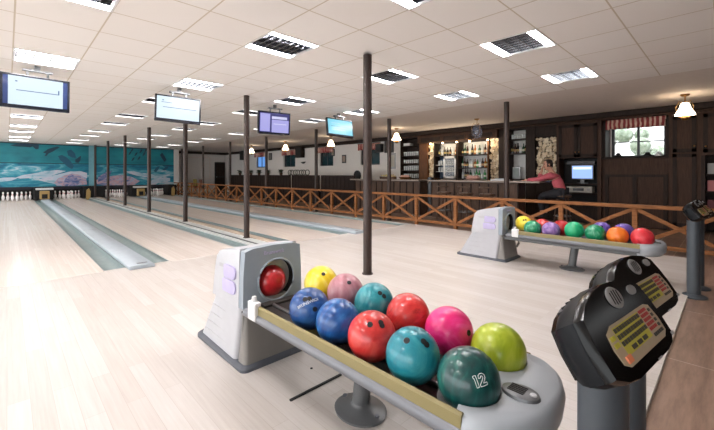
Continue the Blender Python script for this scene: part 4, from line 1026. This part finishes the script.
# picture on the narrow shelf unit
pf = thing('picture_frame', 'small framed picture standing under the bottles of the narrow shelf unit', 'picture', (10.40, 4.25, 1.06))
MB().span((0, -0.11, 0), (0.02, 0.11, 0.34)).build('frame', M['steel'], pf, bevel=0.004); MB().span((-0.003, -0.085, 0.03), (0, 0.085, 0.31)).build('print', mat('print_grey', (150, 160, 156), 0.5), pf)
# spotlights under the header
sp = None
for u, lb in ((431, 'leftmost small spotlight under the bar header, by the warm pillar'), (443, 'small lit spotlight above the shelf over the cooler'), (457, 'small lit spotlight between the cooler and the bottles'), (470, 'small lit spotlight above the middle of the bottles'), (488, 'brightest small spotlight at the right end of the bottle shelves')):
    y = yx(u, 10.06)
    if sp is None:
        sp = thing('spotlight', lb, 'spotlight', (10.04, y, 2.24)); MB().cyl((0, 0, 0), (0, 0, -0.03), 0.04, n=16).build('ring', M['brass'], sp, smooth=40); MB().sphere((0, 0, -0.04), 0.028, 16, 10).build('bulb', M['spotglass'], sp, smooth=80); o = sp
    else: o = dup(sp, (10.04, y, 2.24), label=lb)
    o['group'] = 'spotlights over the bar'
    L = bpy.data.lights.new('spot_glow', 'POINT'); L.energy = 3.2; L.color = (1, 0.82, 0.6); L.shadow_soft_size = 0.03
    lo = bpy.data.objects.new('spot_glow', L); COL.objects.link(lo); lo.location = (10.02, y, 2.15)

# ---------------------------------------------------------------- counters and stools
def counter(label, ya, yb):
    t = thing('bar_counter', label, 'bar counter', (0, 0, 0))
    MB().span((8.72, ya, -0.02), (9.15, yb, 0.98)).build('base', M['counter_wood'], t)
    mb = MB(); n = max(1, int((yb - ya) / 0.24))
    for k in range(n + 1): mb.span((8.70, ya + (yb - ya) * k / n - 0.015, 0.02), (8.72, ya + (yb - ya) * k / n + 0.015, 0.95))
    mb.build('front_battens', DW2, t)
    return t
t = counter('long panelled bar counter with a stone top in front of the bottle shelves', 3.52, 5.95)
MB().span((8.55, 2.98, 0.99), (9.25, 6.0, 1.035)).build('counter_top', M['counter_top'], t, bevel=0.012)
t = counter('shorter brown bar counter left of the main bar', 6.35, 9.1)
MB().span((8.55, 6.28, 0.99), (9.25, 9.2, 1.035)).build('counter_top', M['counter_top'], t, bevel=0.012)
def stool(label, loc, rz=0):
    t = thing('bar_stool', label, 'bar stool', loc, rz, 'bar stools')
    MB().lathe([(0, 0.70), (0.17, 0.70), (0.185, 0.72), (0.18, 0.75), (0.10, 0.762), (0, 0.765)], n=24).build('seat', M['counter_wood'], t, smooth=50)
    pts = [(0.17 * math.cos(R(a)), 0.17 * math.sin(R(a)), 0.90) for a in range(110, 251, 14)]
    MB().tube(pts, 0.016).build('backrest', M['counter_wood'], t, smooth=60)
    for a in (120, 180, 240): MB().cyl((0.165 * math.cos(R(a)), 0.165 * math.sin(R(a)), 0.74), (0.17 * math.cos(R(a)), 0.17 * math.sin(R(a)), 0.90), 0.009, n=8).build('back_post', M['counter_wood'], t, smooth=40)
    for a in (45, 135, 225, 315): MB().cyl((0.12 * math.cos(R(a)), 0.12 * math.sin(R(a)), 0.70), (0.20 * math.cos(R(a)), 0.20 * math.sin(R(a)), 0), 0.018, 0.016, n=10).build('leg', M['counter_wood'], t, smooth=40)
    MB().tube([(0.165 * math.cos(R(a)), 0.165 * math.sin(R(a)), 0.28) for a in range(0, 360, 15)], 0.012, closed=True).build('foot_ring', M['steel'], t, smooth=60)
    return t
s0 = stool('wooden bar stool nearest the left end of the main bar counter', (8.2, yx(444, 8.2), -0.02))
dup(s0, (8.2, yx(465, 8.2), -0.02), label='wooden bar stool in the middle of the main bar counter')
dup(s0, (8.2, yx(487, 8.2), -0.02), label='wooden bar stool nearest the post in front of the bar')
PX, PY = 8.98, 2.66
sp_ = dup(s0, (PX, PY - 0.02, -0.02), label='bar stool under the seated person in pink'); sp_.rotation_euler = (0, 0, R(-90))
M['pig'] = mat('pinkish_clay', (196, 152, 138), 0.5)
def dish(label, x, y, m):
    t = thing('bread_basket', label, 'basket', (x, y, 1.035))
    MB().lathe([(0, 0), (0.12, 0), (0.17, 0.07), (0.165, 0.075), (0.11, 0.012), (0, 0.012)], n=24, sy=1.3).build('bowl', m, t, smooth=50)
    for k in range(4): MB().sphere((0, -0.12 + k * 0.08, 0.075), 0.055, 14, 10).build('roll', M['pig'], t, smooth=80)
dish('pinkish heaped basket on the left bar counter', 8.9, yx(405, 8.9), M['warm_wood']); dish('pale pink heaped basket on the main bar counter in front of the bottles', 9.0, yx(473, 9.0), M['pig'])
tr = thing('tray', 'low white tray on the bar counter beside the post', 'tray', (8.9, yx(500, 8.9), 1.035)); MB().span((-0.12, -0.2, 0), (0.12, 0.2, 0.03)).build('base', M['frame_white'], tr, bevel=0.006); MB().span((-0.06, -0.12, 0.03), (0.06, 0.12, 0.055)).build('folded_cloth', M['cap'], tr, bevel=0.008)
tp = thing('beer_tap', 'dark beer tap column in the gap between the two bar counters', 'tap', (8.95, 6.14, -0.02))
MB().cyl((0, 0, 0), (0, 0, 1.12), 0.10, n=20).build('column', M['black'], tp, smooth=40); MB().cyl((-0.1, 0, 1.0), (-0.18, 0, 0.94), 0.02, n=10).build('spout', M['chrome'], tp, smooth=40)

# ---------------------------------------------------------------- person at the bar
def skin(name, joints, edges, m, parent=None, sub=2, root=0, loc=None):
    bm = bmesh.new(); lay = bm.verts.layers.skin.verify(); vs = []
    for i, (p, r) in enumerate(joints):
        v = bm.verts.new(p); r = r if isinstance(r, tuple) else (r, r); v[lay].radius = r; v[lay].use_root = (i == root); vs.append(v)
    for a, b in edges: bm.edges.new((vs[a], vs[b]))
    me = bpy.data.meshes.new(name); bm.to_mesh(me); bm.free(); me.materials.append(m)
    o = bpy.data.objects.new(name, me); COL.objects.link(o)
    s = o.modifiers.new('skin', 'SKIN'); s.use_smooth_shade = True
    u = o.modifiers.new('sub', 'SUBSURF'); u.levels = u.render_levels = sub
    if parent is not None: o.parent = parent
    if loc: o.location = loc
    return o
J = [((0, 0, 0.80), (0.14, 0.11)), ((0, 0.05, 0.96), (0.13, 0.10)), ((0, 0.12, 1.12), (0.15, 0.11)), ((0, 0.19, 1.235), (0.10, 0.08)), ((-0.01, 0.225, 1.30), 0.052), ((-0.02, 0.25, 1.37), (0.055, 0.06)),
     ((-0.17, 0.17, 1.19), 0.062), ((-0.23, 0.42, 1.09), 0.046), ((-0.20, 0.68, 1.072), 0.033), ((-0.19, 0.75, 1.066), 0.026),            # left arm along the counter
     ((0.16, 0.20, 1.19), 0.062), ((0.07, 0.50, 1.085), 0.046), ((-0.02, 0.43, 1.25), 0.034), ((-0.03, 0.40, 1.31), 0.027),                # right arm up to the cheek
     ((-0.10, 0.03, 0.79), 0.10), ((-0.13, 0.40, 0.72), 0.07), ((-0.12, 0.36, 0.36), 0.052), ((-0.12, 0.40, 0.30), 0.045),
     ((0.10, 0.03, 0.79), 0.10), ((0.13, 0.40, 0.72), 0.07), ((0.12, 0.36, 0.36), 0.052), ((0.12, 0.40, 0.30), 0.045)]
ED = [(0, 1), (1, 2), (2, 3), (3, 4), (4, 5), (3, 6), (6, 7), (7, 8), (8, 9), (3, 10), (10, 11), (11, 12), (12, 13), (0, 14), (14, 15), (15, 16), (16, 17), (0, 18), (18, 19), (19, 20), (20, 21)]
CL = {0, 1, 2, 3}; LM = {6, 7, 10, 11, 14, 15, 18, 19}
JB = [(p_, tuple(x - 0.035 for x in r_) if i in CL else (r_ - 0.014 if i in LM else r_)) for i, (p_, r_) in enumerate(J)]
per = skin('person', JB, ED, M['skin'], loc=(PX, PY, -0.02))
tag(per, 'person in pink shirt seated at the bar end, head propped on one hand', 'person')
def grow(idx, g): return [(J[i][0], tuple(x + g for x in J[i][1]) if isinstance(J[i][1], tuple) else J[i][1] + g) for i in idx]
def sub_edges(idx): return [(idx.index(a), idx.index(b)) for a, b in ED if a in idx and b in idx]
ix = [0, 1, 2, 3, 6, 7, 8, 10, 11, 12]; skin('shirt', grow(ix, 0.016), sub_edges(ix), M['pink_shirt'], per)
ix = [0, 14, 15, 16, 18, 19, 20]; skin('trousers', grow(ix, 0.014), sub_edges(ix), M['trouser'], per)
for s in (-1, 1): MB().loft([[(s * 0.12 + 0.045 * math.cos(a), 0.44 + 0.11 * math.sin(a), 0.225) for a in [2 * PI * k / 16 for k in range(16)]], [(s * 0.12 + 0.045 * math.cos(a), 0.44 + 0.11 * math.sin(a), 0.26) for a in [2 * PI * k / 16 for k in range(16)]], [(s * 0.12 + 0.038 * math.cos(a), 0.40 + 0.05 * math.sin(a), 0.32) for a in [2 * PI * k / 16 for k in range(16)]]]).build('shoe', M['black_m'], per, smooth=60)
# head turned to the camera side, tilted onto the hand
hd_m = Matrix.Translation((-0.035, 0.275, 1.425)) @ Matrix.Rotation(R(40), 4, 'Z') @ Matrix.Rotation(R(10), 4, 'Y')
def HM(): m_ = MB(); m_.X = hd_m; return m_
# local head: +y is the way the face looks
mb = HM()
mb.lathe([(0.0, -0.115), (0.035, -0.112), (0.055, -0.09), (0.068, -0.045), (0.075, 0.0), (0.077, 0.04), (0.068, 0.08), (0.045, 0.11), (0.0, 0.122)], (0, 0, 0), 24, sx=0.98, sy=1.2)
mb.build('head', M['skin'], per, smooth=80)
mb = HM(); mb.loft([[(-0.010, 0.085, 0.02), (0.010, 0.085, 0.02), (0.007, 0.080, 0.03)], [(-0.015, 0.108, -0.025), (0.015, 0.108, -0.025), (0.0, 0.112, -0.018)], [(-0.012, 0.088, -0.036), (0.012, 0.088, -0.036), (0.0, 0.09, -0.034)]]); mb.build('nose', M['skin'], per, smooth=80)
mb = HM()
for s in (-1, 1): mb.sphere((s * 0.029, 0.078, 0.012), 0.011, 10, 8)
mb.build('eyes', M['hair'], per, smooth=80)
mb = HM()
for s in (-1, 1): mb.box((s * 0.03, 0.086, 0.033), (0.032, 0.008, 0.006))
mb.build('eyebrows', M['hair'], per)
HM().sphere((0, 0.084, -0.062), 0.02, 12, 8, sx=1, sy=0.35, sz=0.3).build('mouth', mat('lips', (170, 96, 88), 0.5), per, smooth=80)
mb = HM()
for s in (-1, 1): mb.sphere((s * 0.078, 0.0, -0.005), 0.028, 10, 8, sx=0.35, sy=0.7, sz=1.0)
mb.build('ears', M['skin'], per, smooth=80)
mb = HM(); mb.lathe([(0.078, -0.05), (0.084, 0.0), (0.086, 0.05), (0.077, 0.095), (0.05, 0.125), (0.0, 0.138)], (0, -0.016, 0), 24, sx=0.98, sy=1.12)
hair = mb.build('hair', M['hair'], per, smooth=80)
bmh = bmesh.new(); bmh.from_mesh(hair.data); inv = hd_m.inverted()
dele = [f for f in bmh.faces if (inv @ f.calc_center_median()).y > 0.045 and (inv @ f.calc_center_median()).z < 0.075]
bmesh.ops.delete(bmh, geom=dele, context='FACES'); bmh.to_mesh(hair.data); bmh.free()
so = hair.modifiers.new('solid', 'SOLIDIFY'); so.thickness = 0.008
# hands with separate bent fingers
def hand(wrist, fdir, palm, side, curl):
    w = Vector(wrist); f = Vector(fdir).normalized(); p = Vector(palm).normalized(); sd = f.cross(p).normalized() * side
    pc = w + f * 0.045
    js = [(w, 0.026), (w + f * 0.04, (0.030, 0.02)), (w + f * 0.085, (0.034, 0.016))]
    skin('palm', [(tuple(q), r) for q, r in js], [(0, 1), (1, 2)], M['skin'], per, 1)
    for k, ln in enumerate((0.066, 0.076, 0.070, 0.054)):
        b = w + f * 0.075 + sd * (0.027 - 0.018 * k); q = b; ch = [(tuple(b), 0.0095)]
        for j in range(3):
            a = curl * (j + 0.6); q = q + (f * math.cos(a) + p * math.sin(a)) * (ln * (0.45, 0.3, 0.25)[j]); ch.append((tuple(q), 0.0088 - 0.0008 * j))
        skin('finger', ch, [(0, 1), (1, 2), (2, 3)], M['skin'], per, 1)
    b = w + f * 0.02 + sd * 0.022; skin('thumb', [(tuple(b), 0.012), (tuple(b + sd * 0.026 + f * 0.026), 0.0105), (tuple(b + sd * 0.034 + f * 0.055 + p * 0.01), 0.009)], [(0, 1), (1, 2)], M['skin'], per, 1)
hand((-0.195, 0.71, 1.07), (0.1, 1, -0.12), (0, 0, -1), 1, 0.22)
hand((-0.025, 0.41, 1.29), (-0.1, -0.25, 1), (0, -1, -0.2), -1, 0.35)

# ---------------------------------------------------------------- ceiling lamps over the bar side
def pendant(label, x, y, lit):
    t = thing('pendant_lamp', label, 'lamp', (x, y, CEIL), 0, 'glass lamps on the bar side ceiling')
    MB().lathe([(0, 0), (0.075, 0), (0.06, -0.025), (0.02, -0.035), (0, -0.035)], n=20).build('ceiling_rose', M['brass'], t, smooth=40)
    MB().cyl((0, 0, -0.03), (0, 0, -0.16), 0.010, n=10).build('stem', M['brass'], t, smooth=40)
    for a in (0, 120, 240):
        c_, s_ = math.cos(R(a)), math.sin(R(a))
        MB().tube([(0.015 * c_, 0.015 * s_, -0.14), (0.09 * c_, 0.09 * s_, -0.10), (0.145 * c_, 0.145 * s_, -0.20), (0.12 * c_, 0.12 * s_, -0.32), (0.03 * c_, 0.03 * s_, -0.38)], 0.006).build('arm', M['brass'], t, smooth=60)
    if lit:
        MB().lathe([(0.05, -0.13), (0.065, -0.15), (0.085, -0.21), (0.14, -0.29), (0.15, -0.315), (0.144, -0.312), (0.08, -0.215), (0.05, -0.14)], n=28).build('shade', M['lampglass'], t, smooth=60)
        MB().lathe([(0, -0.40), (0.05, -0.385), (0.065, -0.35), (0.05, -0.32), (0, -0.31)], n=20).build('lamp_bowl', M['brass'], t, smooth=60)
    else:
        MB().lathe([(0.06, -0.12), (0.075, -0.16), (0.12, -0.22), (0.15, -0.30), (0.13, -0.38), (0.06, -0.42), (0, -0.43)], n=28).build('shade', M['clearglass'], t, smooth=60)
        MB().sphere((0, 0, -0.29), 0.05, 16, 10).build('bulb', M['chrome'], t, smooth=80)
    t.scale = (0.98, 0.98, 1.2)
    return t
XL = 8.88
for u, lit, lb in ((685, 1, 'lit glass lamp with brass arms at the far right above the cabinets'), (477, 0, 'clear glass globe lamp hanging before the bar header'), (396.5, 1, 'lit brass lamp by the left end of the bar shelves'), (331, 1, 'small white lit lamp below the rightmost hanging screen'), (285.5, 1, 'small white lit lamp below the lilac screen'), (251.5, 1, 'farthest small white lit lamp near the far wall')):
    pendant(lb, XL, yx(u, XL), lit)

# ---------------------------------------------------------------- white wall side: pictures, speaker, benches, plants
def picture(label, u0, v0, u1, v1, c_, mf='win_frame'):
    y0, z0 = on_x(u1, v1, XW - 0.02); y1, z1 = on_x(u0, v0, XW - 0.02)
    t = thing('picture_frame', label, 'picture', (XW - 0.015, (y0 + y1) / 2, z0), 0, 'pictures on the white wall'); w, h = (y1 - y0) / 2, z1 - z0
    MB().span((-0.015, -w, 0), (0.013, w, h)).build('frame', M[mf], t, bevel=0.006); MB().span((-0.018, -w * 0.7, h * 0.14), (-0.014, w * 0.7, h * 0.86)).build('print', mat('print', c_, 0.5), t)
picture('small dark framed picture between the two farthest windows', 268.8, 153.2, 271.8, 160, (120, 116, 112))
picture('small framed picture left of the second window from the bar side, under a lamp', 331.3, 149, 334.6, 156, (150, 138, 124))
picture('small framed picture in the middle of the white wall before the nearest dark window', 342, 155, 346, 163, (150, 130, 118))
picture('tall light framed picture by the left end of the bar shelves', 390, 153, 395.5, 169, (178, 172, 160), 'steel')
picture('dark board hung high beside the glass shelves', 384.5, 140, 393.5, 152.5, (60, 48, 42))
def wallbox(name, label, cat, u0, v0, u1, v1, m, depth=0.2):
    y0, z0 = on_x(u1, v1, XW - depth); y1, z1 = on_x(u0, v0, XW - depth)
    t = thing(name, label, cat, (XW, (y0 + y1) / 2, z0)); w, h = (y1 - y0) / 2, z1 - z0
    MB().span((-depth, -w, 0), (-0.02, w, h)).build('casing', m, t, bevel=0.02); MB().span((-0.02, -0.04, h * .3), (0, 0.04, h * .7)).build('wall_bracket', M['steel'], t)
    MB().span((-depth - 0.006, -w * 0.8, h * 0.08), (-depth, w * 0.8, h * 0.92)).build('front_grille', M['black_m'], t)
wallbox('loudspeaker', 'black wall loudspeaker above the nearest dark window', 'loudspeaker', 375, 144, 380.5, 152, M['black'])
wallbox('wall_cabinet', 'dark wall cabinet with an open front between two windows', 'cabinet', 295, 147, 301, 157.5, M['dark_wood2'], 0.25)
wallbox('loudspeaker', 'black loudspeaker hung in the far corner', 'loudspeaker', 239.5, 151, 242, 160, M['black'])
tag(MB().prism([(15.02, 1.72), (15.2, 1.80), (14.85, 1.82)], 'x', 10.7, 10.8).build('wall_ornament', M['black_m']), 'small black wall ornament under the dark wall cabinet', 'ornament')
def bench(label, y):
    t = thing('bench', label, 'bench', (9.15, y, -0.02), 0, 'high backed benches along the white wall')
    MB().span((0, -0.98, 0.0), (0.07, 0.98, 1.17)).build('backrest', DW2, t, bevel=0.01)
    mb = MB()
    for k in range(9): mb.span((-0.012, -0.9 + k * 0.225 - 0.03, 0.06), (0, -0.9 + k * 0.225 + 0.03, 1.12))
    mb.build('slats', DW2, t); MB().span((0.07, -0.98, 0.38), (0.55, 0.98, 0.48)).build('seat_cushion', M['dark_fabric'], t, bevel=0.02)
    MB().span((0.10, -0.95, 0.0), (0.5, 0.95, 0.38)).build('base', DW2, t)
    return t
b0 = bench('dark high backed bench nearest the left bar counter', 10.6)
for k, lb in enumerate(('second dark high backed bench from the bar', 'third dark high backed bench, under the ring ornament', 'fourth dark high backed bench from the bar', 'farthest dark high backed bench near the far door')): dup(b0, (9.15, 12.7 + 2.1 * k, -0.02), label=lb)
rings_ = thing('ring_ornament', 'row of dark interlocking rings standing on the bench backs', 'ornament', (9.2, yx(298, 9.2), 1.15))
mb_n = 7
for k in range(mb_n):
    y = -0.66 + k * 0.22; MB().tube([(0.02 * (-1) ** k, y + 0.15 * math.cos(a), 0.115 + 0.11 * math.sin(a)) for a in [2 * PI * j / 20 for j in range(20)]], 0.018, 6, closed=True).build('ring', M['leaf'], rings_, smooth=60)
def plant(label, u, X, z, s=1.0):
    t = thing('potted_plant', label, 'plant', (X, yx(u, X), z), random.uniform(0, 6), 'plants on the bench backs')
    MB().lathe([(0, 0), (0.06, 0), (0.08, 0.11), (0.07, 0.11), (0.055, 0.1), (0, 0.1)], n=16).build('pot', M['counter_wood'], t, smooth=40)
    mb = MB()
    for k in range(60):
        a = random.uniform(0, 2 * PI); l_ = random.uniform(0.06, 0.26) * s; h = random.uniform(-0.06, 0.2) * s
        b = Vector((0, 0, 0.1)); e = Vector((l_ * math.cos(a), l_ * math.sin(a), 0.1 + h)); mid = b * 0.4 + e * 0.6 + Vector((0, 0, 0.04)); sd = Vector((-math.sin(a), math.cos(a), 0)) * 0.03
        v = [mb._v(b), mb._v(mid + sd), mb._v(e), mb._v(mid - sd)]; mb._f(v)
    o = mb.build('leaves', M['leaf'], t)
for u, lb in ((240, 'leftmost dark plant on the far bench back'), (251, 'small dark plant under the blue lit window'), (259, 'dark leafy plant right of the blue lit window'), (268, 'dark plant beside the post under the lilac screen'), (281, 'low dark plant left of the ring ornament')): plant(lb, u, 9.19, 1.15, 0.9)
for u, lb in ((357, 'black round backed chair left of the nearest post, behind the brown counter'), (367.5, 'black round backed chair half hidden by the nearest post')):
    t = thing('chair', lb, 'chair', (9.75, yx(u, 9.75), -0.02), 0, 'round backed chairs')
    MB().cyl((0.0, 0, 1.16), (0.03, 0, 1.16), 0.20, n=28).build('round_back', M['black_m'], t, smooth=40, bevel=0.006)
    for s in (-1, 1):
        MB().cyl((0.015, s * 0.12, 0.0), (0.015, s * 0.12, 1.05), 0.018, n=10).build('rear_leg', M['black_m'], t, smooth=40); MB().cyl((0.40, s * 0.18, 0), (0.40, s * 0.16, 0.66), 0.018, n=10).build('front_leg', M['black_m'], t, smooth=40)
    MB().span((0.0, -0.2, 0.66), (0.42, 0.2, 0.71)).build('seat', M['dark_fabric'], t, bevel=0.02)
fr = thing('flower_box', 'low box of pale flowers on the brown counter', 'flower box', (8.9, yx(388, 8.9), 1.035)); MB().span((-0.08, -0.3, 0), (0.08, 0.3, 0.08)).build('box', M['counter_wood'], fr, bevel=0.005)
mb = MB()
for k in range(40): mb.sphere((random.uniform(-.07, .07), random.uniform(-.28, .28), random.uniform(0.08, 0.14)), 0.022, 6, 5)
o = mb.build('blossoms', mat('pale_blossoms', (196, 182, 130), 0.7), fr, smooth=80); o['kind'] = 'stuff'
# small furniture at the far end behind the fence
for k, (u, c_, lb) in enumerate(((187, (150, 136, 60), 'yellow upholstered chair at the far end behind the fence'), (193, (110, 66, 56), 'brown upholstered chair at the far end behind the fence'))):
    X = 7.9; t = thing('chair', lb, 'chair', (X, yx(u, X), -0.02)); m_ = mat('seat_cloth_%d' % k, c_, 0.8)
    MB().span((0, -0.25, 0.42), (0.5, 0.25, 0.5)).build('seat', m_, t, bevel=0.02); MB().span((0.44, -0.25, 0.5), (0.5, 0.25, 0.9)).build('backrest', m_, t, bevel=0.02)
    for a in (0.03, 0.47):
        for s in (-1, 1): MB().cyl((a, s * 0.22, 0), (a, s * 0.22, 0.42), 0.016, n=8).build('leg', M['black_m'], t, smooth=40)

# ================================================================== LIGHT, CAMERA
w = bpy.data.worlds.new('daylight'); S.world = w; w.use_nodes = True
bg = w.node_tree.nodes['Background']; bg.inputs['Color'].default_value = (0.96, 0.985, 1.0, 1); bg.inputs['Strength'].default_value = 2.4
cd = bpy.data.cameras.new('camera'); cam = bpy.data.objects.new('camera', cd); COL.objects.link(cam)
cam.location = (0, 0, H); cam.rotation_euler = (PI / 2, 0, -YAW)
cd.sensor_width = 36; cd.lens = F / 714 * 36; cd.shift_y = -(215 - V0) / 714; cd.clip_start = 0.05
S.camera = cam
S.view_settings.view_transform = 'Standard'; S.view_settings.look = 'None'; S.view_settings.gamma = 1; S.view_settings.use_curve_mapping = False
S.view_settings.exposure = 0.78
